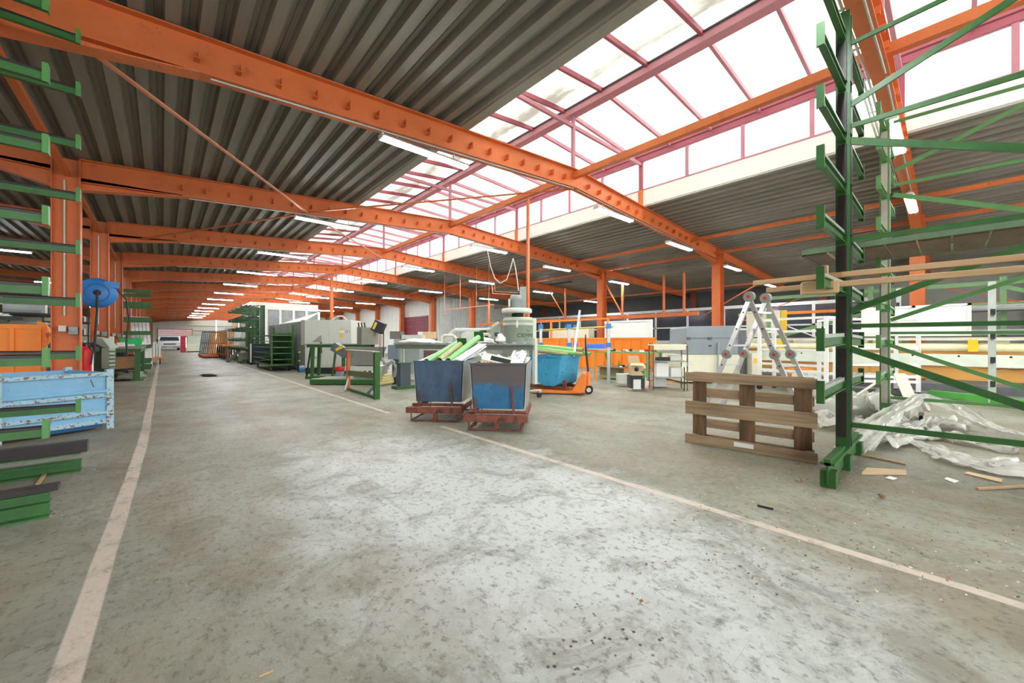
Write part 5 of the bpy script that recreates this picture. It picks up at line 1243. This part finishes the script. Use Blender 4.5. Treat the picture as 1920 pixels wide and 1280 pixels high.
t = thing('green_basket', 'bright green plastic basket on the green workbench', 'basket', (-.75, 17.6, .98)); MB().tub(-.28, .28, -.2, .2, .26, -.22, .22, -.15, .15, 0, .012).build('basket', mat('bright_green_plastic', (60, 190, 110), .35), t); MB().bx(-.2, .2, -.14, .14, .12, .2).build('contents', GALV, t)
boxthing('wooden_crate', 'brown open crate on the lower shelf of the green workbench', 'crate', (-.85, 16.3, .34), .6, .7, .36, mat('crate_wood', (176, 140, 98), .7))
boxthing('blue_bin', 'dark blue bin on the lower shelf behind the wooden crate', 'bin', (-.85, 18.0, .34), .5, .8, .35, mat('navy_plastic', (44, 54, 84), .5))
blob('grey_sack', 'grey rounded sack on the floor beneath the workbench', 'sack', (-.75, 16.0, .10), .35, .4, .18, mat('grey_sack', (126, 128, 116), .8), 2)
boxthing('white_canister', 'white canister beside the green basket on the workbench', 'canister', (-1.2, 17.0, .98), .18, .18, .3, WHITEP)
boxthing('small_carton', 'small white carton at the near end of the green workbench', 'box', (-.9, 15.9, .98), .16, .2, .12, WHITEP)
# green cantilever arms farther left + trolley
r3 = thing('cantilever_rack', 'green cantilever rack beyond the workbench on the left of the aisle', 'rack', (-1.35, 21.5, 0))
for y in (0, 2.0):
    MB().bx(-.08, .08, y - .08, y + .08, 0, 3.3).build('upright', GREEN, r3)
    for z in (.3, .9, 1.45, 2.0, 2.6, 3.1): MB().bar((.08, y, z), (1.0, y, z + .02), .07, .14).build('arm', GREEN, r3)
    MB().bx(-.1, 1.0, y - .05, y + .05, 0, .12).build('base_beam', GREEN, r3)
for k in range(6):
    o = MB().bx(-.035, .035, -.3, 2.4, 0, .05).build('white_profile', PVCW); o.location = (-1.15 + .13 * k, 21.5, .38 if k < 3 else .985); tag(o, 'white profile on a low arm of the left green rack', 'profile', 'white profiles on the left green rack')
for k in range(5):
    a = Vector((-.85 + .12 * k, 23.6, .0)); o = MB().bar((0, 0, 0), (-.15, .25, 2.2), .10, .03).build('white_board', WHITEP); o.location = a; tag(o, '%s white board from the left leaning behind the left green rack' % ORDL[k], 'board', 'white boards leaning by the left rack')
tr = thing('orange_trolley', 'low trolley with orange edge and white stacks at the aisle side', 'trolley', (-.9, 25.5, 0))
MB().bx(0, .9, 0, 2.2, .28, .36).build('deck', ORANGE2, tr)
for x in (.1, .8):
    for y in (.2, 2.0): MB().tube((x - .02, y, .10), (x + .02, y, .10), .10, n=12).bx(x - .02, x + .02, y - .03, y + .03, .1, .28).build('wheel', TIRE, tr)
for k in range(8): MB().bx(.05 + .1 * k, .13 + .1 * k, .05, 2.1, .361, .361 + .5 + .3 * ((k * 3) % 4) / 4).build('sheet_stack', WHITEP if k % 2 else GALV, tr)
# dark shelving between the columns
for i, (y, lab) in enumerate(((12.6, 'black wire shelf with white boxes seen right of the third-frame column'), (17.6, 'black wire shelf with boxes farther along the left columns'))):
    t = thing('wire_shelf', lab, 'shelf', (-2.6, y, 0))
    for x in (0, .9):
        for yy in (0, 1.6): MB().bx(x - .015, x + .015, yy - .015, yy + .015, 0, 2.4).build('post', DARK, t)
    for z in (.5, .9, 1.3, 1.7, 2.1):
        MB().bx(0, .9, 0, 1.6, z, z + .025).build('shelf_board', DARK, t)
    for z in (.93, 1.33, 1.73):
        for k in range(4): boxthing('storage_box', 'small pale box on the %s black wire shelf' % ('nearer' if i == 0 else 'farther'), 'box', (-2.15, y + .2 + .38 * k, z), .5, .28, .18 + .04 * (k % 2), (WHITEP, GREY, CREAM, DARK)[(k + int(z * 10)) % 4])['group'] = 'boxes on the %s wire shelf' % ('nearer' if i == 0 else 'farther')

# ================================================================== RIGHT: orange partition and workbench zone
PX = 13.35
op = thing('orange_partition', 'long bright orange ribbed partition behind the blue skip and workbench', 'partition', (PX, 7.15, 0))
MB().bx(0, .05, 0, 8.4, .0, 1.24).build('sheet', ORANGE2, op); MB().bx(-.03, .08, 0, 8.4, 1.20, 1.27).build('top_rail', ORANGE2, op)
for k in range(21): MB().bx(-.05, 0, .2 + .4 * k, .26 + .4 * k, .05, 1.18).build('rib', ORANGE2, op)
def small(nm, lab, cat, px, py, d, w_, h_, dp_, M, rz=None, bevel=.005):
    """a box whose lower centre shows at (px, py) at depth d"""
    a = at(px, py, d); o = MB().bx(-w_ / 2, w_ / 2, -dp_ / 2, dp_ / 2, 0, h_).build(nm, M, bevel=bevel); o.location = a; o.rotation_euler = (0, 0, -TH if rz is None else rz); return tag(o, lab, cat)
# workbench in front of the partition
wbn = thing('workbench', 'pale green steel workbench with two levels before the orange partition', 'workbench', fl(1170, 716), math.radians(-90))
wbn.location = (9.75, 7.2, 0); MATR[wbn.name] = Matrix.Translation((9.75, 7.2, 0)) @ Matrix.Rotation(math.radians(-90), 4, 'Z')
MB().bx(0, 1.75, 0, .8, .80, .84).build('table_top', LGREEN, wbn); MB().bx(.02, 1.73, .05, .75, .36, .39).build('lower_shelf', mat('brown_shelf', (150, 128, 106), .6), wbn)
for x in (.03, 1.72):
    for y in (.03, .77): MB().bx(x - .025, x + .025, y - .025, y + .025, 0, .80).build('leg', LGREEN, wbn)
MB().bx(0, 1.75, .0, .04, .08, .12).build('foot_rail', LGREEN, wbn); MB().bx(.05, .7, .2, .5, .03, .34).build('lower_box', mat('tan_board', (150, 140, 110), .7), wbn)
WBM = MATR[wbn.name]
rt = random.Random(21)
for i in range(12):
    p = WBM @ Vector((.15 + i * .135, rt.uniform(.1, .6), .84)); o = boxthing('hand_tool', 'small tool or part lying on the pale green workbench top', 'tool', p, .06, rt.uniform(.08, .16), rt.uniform(.02, .08), rt.choice((DARK, GREY, RUSTY, WHITEP, REDP)), rt.uniform(0, 3)); o['group'] = 'small tools on the pale green workbench'
for i in range(9):
    p = WBM @ Vector((.75 + i * .1, rt.uniform(.1, .6), .39)); o = boxthing('metal_part', 'grey part heaped on the lower level of the pale green workbench', 'part', p, .08, .12, rt.uniform(.03, .10), rt.choice((GALV, DARK, WHITEP)), rt.uniform(0, 3)); o['group'] = 'parts on the lower level of the pale green workbench'
gb2 = thing('glass_bottle', 'green bottle standing on the lower level of the workbench', 'bottle', WBM @ Vector((.80, .1, .39))); MB().lathe((0, 0, 0), [(0, 0), (.03, 0), (.03, .12), (.012, .16), (.012, .2), (0, .2)], 10).build('bottle', mat('green_glass', (110, 140, 50), .2), gb2)
for y_, lab in ((.12, 'yellow board leaning under the left end of the workbench'), (1.7, 'yellow board leaning under the right end of the workbench')):
    p = WBM @ Vector((y_, .55, .0)); o = MB().bar((0, 0, .38), (.0, .12, .8), .12, .02).build('yellow_board', YELLOW); o.location = p; tag(o, lab, 'board')
# open carton in front
cx = thing('open_carton', 'open cardboard carton with flaps spread and a dark oval mark', 'carton', at(1192, 703, 9.0), -TH)
oz = cx.location.z
MB().tub(-.13, .13, -.12, .12, .28, -.13, .13, -.12, .12, 0, .006).build('carton', CARD, cx)
MB().poly([(-.13, -.12, .28), (.13, -.12, .28), (.15, -.24, .22), (-.22, -.24, .24)], .004, (0, 0, 1)).build('flap', CARD, cx); MB().poly([(.13, -.12, .28), (.13, .12, .28), (.28, .12, .24), (.30, -.12, .25)], .004, (0, 0, 1)).build('flap', CARD, cx)
MB().poly([(-.13, .12, .28), (.13, .12, .28), (.1, .14, .44), (-.14, .14, .44)], .004, (0, 1, 0)).build('flap', CARD, cx)
MB().lathe((-.02, -.122, .14), [(0, -.002), (.05, -.002), (.05, 0)], 16, 'Y').build('oval_mark', DARK, cx)
blk = small('black_case', 'black case on the floor that carries the open carton', 'case', 1192, 726, 9.05, .32, .29, .3, DARK)
small('white_box', 'white box on the floor left of the pink bucket', 'box', 1192, 728, 9.0, .18, .22, .2, WHITEP)
small('grey_canister', 'pale grey canister under the right end of the workbench', 'canister', 1168, 718, 9.9, .30, .24, .2, LGREY)
small('pale_box', 'pale box behind the wire trolley, left', 'box', 1236, 724, 9.7, .28, .34, .2, WHITEP)
pb = thing('pink_bucket', 'small translucent pink bucket on the floor by the white box', 'bucket', fl(1209, 730)); MB().lathe((0, 0, 0), [(0, 0), (.085, 0), (.095, .20), (.085, .20), (.0, .19)], 18).build('bucket', mat('pink_plastic', (224, 178, 172), .35), pb); MB().path([(-.09, 0, .2), (-.06, 0, .24), (.06, 0, .24), (.09, 0, .2)], .005, 6).build('handle', GALV, pb)
pf2 = thing('green_funnel', 'green plastic funnel standing on top of the white canister', 'funnel', at(1206, 707, 8.9)); MB().lathe((0, 0, 0), [(.015, -.02), (.015, .07), (.06, .14), (.062, .15), (.05, .14), (.012, .075)], 14).build('funnel', mat('funnel_green', (40, 160, 90), .35), pf2)
small('funnel_canister', 'low grey canister under the green funnel', 'canister', 1206, 727, 9.15, .12, .25, .12, LGREY)
# tool trolley with tube frame
tt = thing('tube_trolley', 'brown tube-framed trolley with sloping top and white canisters', 'trolley', gp(1252, 9.35), -TH - .12)
TBR = mat('brown_tube', (112, 92, 80), .4, metal=.3)
for x in (-.38, .38):
    MB().path([(x, -.22, 0), (x, -.22, 1.02), (x, -.12, 1.09), (x, .12, 1.09), (x, .22, 1.0), (x, .22, 0)], .016, 8).build('side_loop', TBR, tt)
MB().bx(-.40, .36, -.24, .24, 1.04, 1.07).bx(-.38, .34, -.25, -.24, .94, 1.04).build('top_tray', CREAM, tt)
for z in (.66, .28): MB().bx(-.38, .38, -.20, .22, z, z + .02).build('shelf', GREY, tt)
for (x, z, w2, h2_, M, lab, nm) in ((-.15, .30, .28, .34, WHITEP, 'large white canister on the lower tray of the tube trolley', 'canister'), (.16, .30, .24, .22, WHITEP, 'low white canister on the lower tray of the tube trolley', 'canister'),
        (-.12, .68, .30, .08, DARK, 'black tool bundle on the middle tray of the tube trolley', 'tool_bundle'), (.15, .68, .26, .12, LGREY, 'pale box on the middle tray of the tube trolley', 'storage_box')):
    boxthing(nm, lab, nm.split('_')[-1], MATR[tt.name] @ Vector((x, 0, z)), w2, .24, h2_, M, -TH - .12, .01)
fn = thing('small_rack', 'small slanted white wire grille on a stand right of the tube trolley', 'grille', gp(1283, 9.0), -TH); MB().bar((0, 0, .0), (.0, 0, .55), .02, .02).build('pole', DARK, fn)
for k in range(7): MB().bar((-.08 + .035 * k, -.05, .52 + .012 * k), (-.02 + .035 * k, .05, .62 + .012 * k), .015, .008).build('slat', GALV, fn)
# clamp posts with blue clamps and yellow rails over partition
for i, (px, d) in enumerate(((1014, 10.6), (1067, 10.4), (1079, 10.9), (1141, 10.2))):
    t = thing('clamp_post', ('silver post with blue clamps close to the extractor', 'silver post with blue clamps left of the leaning white pole', 'silver post with blue clamps right behind the leaning pole', 'silver post with blue clamps left of the white panel')[i], 'post', gp(px, d), -TH)
    MB().bx(-.035, .035, -.03, .03, 0, 1.55).build('post', GALV, t)
    for z in (.98, 1.47): MB().bx(-.06, .06, -.05, .05, z, z + .12).build('clamp', BLUEP, t)
t = thing('yellow_rail', 'thin yellow horizontal rail carried by the blue clamps', 'rail', at(1005, 619, 10.7)); MB().tube(at(1008, 619, 10.75), at(1150, 612, 10.15), .022, n=8).build('rail', mat('brass_yellow', (206, 176, 70), .4), t, world=True)
t = thing('steel_rail', 'thin steel rail linking the lower blue clamps', 'rail', at(1008, 653, 10.7)); MB().tube(at(1008, 653, 10.75), at(1150, 655, 10.15), .014, n=8).build('rail', GALV, t, world=True)
a, b = at(1076, 668, 8.6), at(1087, 582, 9.1)
t = thing('leaning_pole', 'slim white pole leaning up out of the curved blue skip', 'pole', a); MB().bar(a, b, .04, .04).build('pole', PVCW, t, world=True)
small('blue_box', 'blue plastic storage box behind the pallet truck handle', 'box', 1112, 655, 10.9, .34, .15, .2, mat('cobalt_plastic', (60, 120, 220), .4))
small('blue_box', 'second blue storage box, right of the first, behind the truck', 'box', 1128, 653, 11.1, .16, .13, .2, mat('cobalt_plastic', (60, 120, 220), .4))
# posts for boxes: shelf that holds them
t = thing('wall_shelf', 'narrow shelf bracketed to the orange partition behind the truck handle', 'shelf', at(1118, 656, 11.0), -TH); MB().bx(-.35, .35, -.12, .12, -.03, -.002).build('board', ORANGE2, t); MB().bx(-.02, .02, -.02, .02, -.88, -.03).build('leg', ORANGE2, t)
# white panel standing on the partition
wp = thing('framed_board', 'white framed door panel standing on top of the orange partition', 'panel', (13.4, 7.3, 1.27)); 
MB().bx(-.03, .03, 0, 2.05, 0, .66).build('panel', WHITEP, wp); 
for z0, z1 in ((.0, .07), (.59, .66)): MB().bx(-.05, -.03, 0, 2.05, z0, z1).build('frame_rail', WHITEM, wp)
for y in (0, 1.97): MB().bx(-.05, -.03, y, y + .08, .07, .59).build('frame_stile', WHITEM, wp)
ap = thing('advert_box', 'long white crate with a small black arrow mark on the partition', 'crate', (13.75, 10.3, 1.27)); MB().bx(-.2, .2, 0, 2.3, 0, .42).build('crate', CREAM, ap)
MB().bx(-.206, -.201, .6, .75, .2, .28).build('black_mark', DARK, ap)
small('blue_crate', 'small blue crate above the partition behind the leaning pole', 'crate', 1072, 624, 13.0, .28, .16, .3, mat('cobalt_plastic', (60, 120, 220))).location = (13.75, 11.6, 1.692)
# orange guard rails above partition
for i, (y0, y1, z0, z1, lab) in enumerate(((9.2, 12.3, 1.27, 2.02, 'orange tube guard rail left on top of the partition'), (7.0, 7.06, 0, 0, ''))):
    if i: continue
    t = thing('guard_rail', lab, 'rail', (13.38, y0, 1.27))
    for y in (0, y1 - y0): MB().bx(-.05, .05, y - .03, y + .03, 0, .78).build('post', ORANGE2, t)
    MB().bx(-.03, .03, 0, y1 - y0, .74, .80).build('rail', ORANGE2, t)
# overhead orange rail with hangers in the right nave
orl = thing('overhead_rail', 'long orange steel rail hung on rods above the orange partition', 'rail', (16.6, 7.0, 2.2))
MB().bx(-.08, .08, 0, 15, .0, .16).build('beam', ORANGE, orl)
for y in (.6, 1.5, 3.6, 7.2, 10.5, 14): MB().bx(-.04, .04, y - .04, y + .04, .16, 1.85).build('hanger', ORANGE, orl)
for y, dy in ((3.6, 1.0), (7.2, 1.2), (10.5, 1.2)): MB().bar((0, y, .2), (0, y + dy, 1.85), .05, .05).build('brace', ORANGE, orl)
rod((15.2, 4.4, 3.1), (18.6, 7.6, 2.3), 'pale orange brace rising behind the column left of the ladder', .03)
rod((20.0, 2.2, 3.7), (20.0, 6.2, 2.2), 'orange brace behind the ladder top, right nave', .03)
rod((20.0, -1.6, 2.3), (20.0, 2.2, 3.7), 'orange brace sloping right behind the timber slats', .03)
t = thing('far_rail', 'orange horizontal rail on the outer right wall behind the ladder', 'rail', (21.2, -2, 2.35)); MB().bx(-.04, .04, 0, 9, 0, .12).build('rail', ORANGE2, t); MB().bx(-.04, .04, 0, 9, -.22, -.18).build('rail', ORANGE2, t)
for y in (0, 4.4, 8.9): MB().bx(-.03, .03, y, y + .06, -2.35, 0).build('post', ORANGE2, t)

# grey hooded machine behind the ladder
gm = thing('hooded_machine', 'cream machine with a long grey hinged hood behind the ladder', 'machine', gp(1345, 10.6), -TH + .05)
MB().bx(-.98, .62, 0, 1.2, .05, .78).build('base', CREAM, gm)
HG = mat('hood_grey', (134, 144, 150), .5, var=.05)
MB().poly([(-.86, -.02, .79), (.56, -.02, .79), (.56, -.02, 1.52), (.50, -.02, 1.56), (-.80, -.02, 1.54), (-.86, -.02, 1.48)], 1.0, (0, 1, 0)).build('hood', HG, gm)
MB().bx(-.86, .56, -.03, -.021, 1.22, 1.23).build('hood_seam', DARK, gm)
for x in (-.82, -.22, .46): MB().bx(x - .05, x + .05, -.045, -.021, 1.18, 1.25).build('hinge', mat('dark_hinge', (76, 84, 90), .4), gm)
MB().bx(-.25, -.18, -.04, -.021, 1.0, 1.03).build('latch', DARK, gm)
MB().bar((-.05, -.08, .1), (.0, -.06, 1.1), .035, .02).build('lever', GREY, gm)
MB().bx(.9, 1.18, -.1, .3, .05, .82).build('cream_unit', CREAM, gm); MB().bx(.95, 1.05, -.11, -.10, .55, .68).build('yellow_mark', YELLOW, gm)
MB().bx(.62, .88, .1, .6, .05, 1.5).build('slate_column', mat('slate_column', (92, 98, 102), .5), gm)
o = MB().bx(-1.3, 1.6, -.03, .03, 0, .025).build('floor_strip', ORANGE2); o.location = fl(1290, 716); o.rotation_euler = (0, 0, -TH - .35); tag(o, 'orange strip on the floor before the cream machine', 'strip')
# yellow and cream tall cabinet
yc = thing('yellow_cabinet', 'tall cream cabinet with yellow side behind the ladder', 'cabinet', gp(1463, 13.8), -TH + .35)
MB().bx(-.52, .30, 0, .9, .0, 2.22).build('body', CREAM, yc); MB().bx(.301, .33, .0, .9, .9, 2.24).bx(.0, .30, -.03, -.001, 1.2, 2.22).build('yellow_panel', YELLOW, yc)
MB().poly([(-.5, -.01, .7), (-.1, -.01, .7), (.05, -.01, 1.2), (-.5, -.01, 1.2)], .03, (0, -1, 0)).build('sloping_chute', CREAM, yc)

# long cream rolling machine behind the racks (along Y, X about 13.4)
lm = thing('rolling_machine', 'very long cream machine bed with rolls and ochre beam behind the racks', 'machine', (13.0, -3.2, 0))
LY = 8.6
MB().bx(.0, .35, 0, LY, 1.16, 1.25).build('upper_beam', CREAM, lm); MB().bx(-.02, .0, 0, LY, 1.235, 1.255).build('edge_strip', DARK, lm)
MB().tube((.1, .2, 1.00), (.1, LY - .2, 1.00), .10, n=16).build('roll', mat('ivory_roll', (234, 226, 186), .4), lm); MB().tube((.12, .1, .88), (.12, LY - .1, .88), .05, n=12).build('small_roll', OCHRE, lm)
MB().bx(-.12, -.08, 0, LY, .60, .86).build('front_plate', mat('mint_white', (224, 232, 214), .45), lm)
for k in range(12): MB().lathe((-.122, .3 + .7 * k, .82), [(0, -.004), (.02, -.004), (.02, 0)], 8, 'X').build('bolt', DARK, lm)
MB().bx(-.05, .25, 0, LY, .30, .58).build('wood_beam', OCHRE, lm)
for y in (.6, 2.5, 4.4, 6.3, 8.1): MB().bx(.1, .5, y - .1, y + .1, 0, 1.16).build('support', CREAM, lm); MB().bx(-.07, -.05, y - .12, y + .12, .2, .58).build('block', OCHRE, lm)
for y in (2.9, 6.4): MB().bx(-.06, .0, y - .07, y + .07, .92, 1.18).build('yellow_bracket', YELLOW, lm)
wz = [(-.14, .2 + .12 * k, .56 + (.025 if k % 2 else 0)) for k in range(22)]
MB().path(wz, .008, 5).build('coiled_cable', DARK, lm)
dt = thing('steel_pit_cover', 'dark grey steel trough on the floor along the long cream machine', 'trough', (11.55, -3.2, 0))
MB().bx(0, 1.3, 0, 8.8, .01, .10).build('lower_plate', mat('dusty_dark_steel', (112, 116, 112), .6, dirt=.4, dirtcol=(150, 150, 140)), dt); MB().bx(.5, 1.3, 0, 8.8, .10, .26).build('upper_step', mat('dusty_dark_steel2', (96, 100, 100), .6, var=.2), dt)
# white framed notice board/panel
nb = thing('framed_board', 'big white framed board standing behind the right rack', 'panel', (13.9, -.3, 1.26)); MB().bx(-.02, .02, 0, 1.9, 0, .76).build('panel', WHITEP, nb)
for y in (0, .9, 1.84): MB().bx(-.04, -.02, y, y + .06, 0, .76).build('frame_stile', WHITEM, nb)
MB().bx(-.04, -.02, 0, 1.9, .71, .76).build('frame_rail', WHITEM, nb)
# green and pale green racking behind (posts, braces)
gr = thing('pale_green_rack', 'pale green stacking rack with braces at the right behind the machine', 'rack', (15.6, -3.4, 0))
for y in (0, 2.55, 5.0, 7.6): MB().bx(-.06, .06, y - .05, y + .05, 0, 2.75).build('post', LGREEN, gr)
MB().bx(-.04, .04, -1, 7.6, 2.55, 2.66).build('rail', LGREEN, gr); MB().bx(-.04, .04, 0, 5.0, 2.0, 2.1).build('rail', LGREEN, gr); MB().bar((0, 5.0, 2.0), (0, 7.6, 1.2), .05, .10).build('brace', LGREEN, gr); MB().bar((0, 0, 1.4), (0, 2.55, 2.5), .05, .10).build('brace', LGREEN, gr)
for z in (.6, 1.3, 1.9): MB().bx(-.5, .5, -.5, 4.0, z, z + .05).build('shelf', GREY, gr)
sp = random.Random(2)
for z, zl in ((1.35, 'middle'), (1.95, 'upper')):
    for k in range(14):
        o = MB().bx(-.025, .025, 0, sp.uniform(2.6, 4.2), 0, .04).build('metal_profile', sp.choice((GALV, ALU, WHITEM))); o.location = (15.25 + .05 * (k % 9), -3.7 + sp.uniform(0, .5), z + .045 * (k // 9)); tag(o, 'silver profile on the %s shelf of the pale green rack' % zl, 'profile', 'silver profiles on the %s shelf of the pale green rack' % zl)
# galvanised posts with black end stops (third rack run)
for i, (px, py0, py1, lab) in enumerate(((1685, 541, 712, 'grey galvanised rack post left, seen between the green racks'), (1860, 528, 760, 'grey galvanised rack post near the right edge'))):
    d = 735 * EYE / (py1 - 638 + (12 if i == 0 else 0)); d = 10.2 if i == 0 else 7.0
    t = thing('rack_post', lab, 'post', gp(px, d), 0); top = EYE - (py0 - 638) / 735 * d
    MB().bx(-.045, .045, -.045, .045, 0, top).build('post', mat('pale_galvanised', (196, 204, 200), .4, metal=.2), t)
    z = .35
    while z < top - .2:
        MB().bar((-.05, 0, z), (-.22, .0, z + .03), .04, .05).build('arm', LGREEN, t); MB().bx(-.24, -.22, -.03, .03, z, z + .10).build('end_stop', DARK, t); z += .42
gbm = thing('green_base_beam', 'bright green base beam of the third rack on the floor, right edge', 'beam', (0, 0, 0))
qa, qb = at(1745, 742, 7.9), at(1990, 775, 6.2); qa.z = qb.z = .10
gbm.location = (qa.x, qa.y, 0); MATR[gbm.name] = Matrix.Translation((qa.x, qa.y, 0))
MB().bar(qa, qb, .10, .12).build('beam', mat('vivid_green_paint', (84, 170, 76), .45), gbm, world=True); MB().bx(qa.x - .1, qa.x + .1, qa.y - .1, qa.y + .1, 0, .04).build('foot', DARK, gbm, world=True)
cst = thing('trolley_castor', 'black castor wheel under the white tube trolley', 'castor', fl(1727, 790)); MB().tube((0, -.02, .05), (0, .02, .05), .05, n=14).build('wheel', TIRE, cst); MB().bx(-.03, .03, -.03, .03, .09, .14).build('fork', GALV, cst)

# white tube trolleys
def wtrolley(lab, p0, p1, z1, rungs):
    t = thing('white_trolley', lab, 'trolley', (p0.x, p0.y, 0))
    d = (p1 - p0); n_ = Vector((d.y, -d.x, 0)).normalized() * -.6
    for q in (p0, p1, p0 + n_, p1 + n_): MB().bar((q.x, q.y, .12), (q.x, q.y, z1), .07, .07).build('post', WHITEM, t, world=True); MB().tube((q.x - .02, q.y, .06), (q.x + .02, q.y, .06), .06, n=12).build('castor', TIRE, t, world=True)
    for z in rungs + [z1 - .02]:
        MB().bar((p0.x, p0.y, z), (p1.x, p1.y, z), .05, .05).build('rail', WHITEM, t, world=True)
    for q in (p0, p1): MB().bar((q.x, q.y, z1 - .02), (q.x + n_.x, q.y + n_.y, z1 - .02), .05, .05).build('end_rail', WHITEM, t, world=True)
    a, b = p0, p1
    MB().add([(a.x, a.y, .30), (b.x, b.y, .30), (b.x + n_.x, b.y + n_.y, .30), (a.x + n_.x, a.y + n_.y, .30)], [(0, 1, 2, 3)]).build('tray', WHITEM, t, world=True)
    for k in range(10):
        q = a.lerp(b, (k + .5) / 10); MB().bar((q.x, q.y, .44), (q.x + n_.x, q.y + n_.y, .44), .03, .03).build('slat', WHITEM, t, world=True)
    return t
wtrolley('white tube trolley with rails behind the ladder and pallet', gp(1424, 9.3), gp(1549, 8.1), 1.66, [.48, .62, .95, 1.36])
wtrolley('white tube trolley behind the right rack uprights', gp(1566, 8.2), gp(1722, 7.9), 1.62, [.32, .42, .66, 1.0, 1.36])
t = thing('white_stick', 'thin white rod leaning between the ladder and the white trolley', 'rod', at(1480, 613, 9.2)); MB().bar(at(1478, 612, 9.2), at(1536, 634, 8.6), .02, .02).build('rod', WHITEM, t, world=True)
small('blue_white_carton', 'blue and white carton on the tray of the left white trolley', 'carton', 1512, 712, 8.6, .5, .2, .2, WHITEP)
small('orange_crate', 'orange crate behind the left white trolley under the ochre beam', 'crate', 1500, 714, 9.4, .4, .3, .3, ORANGE2)
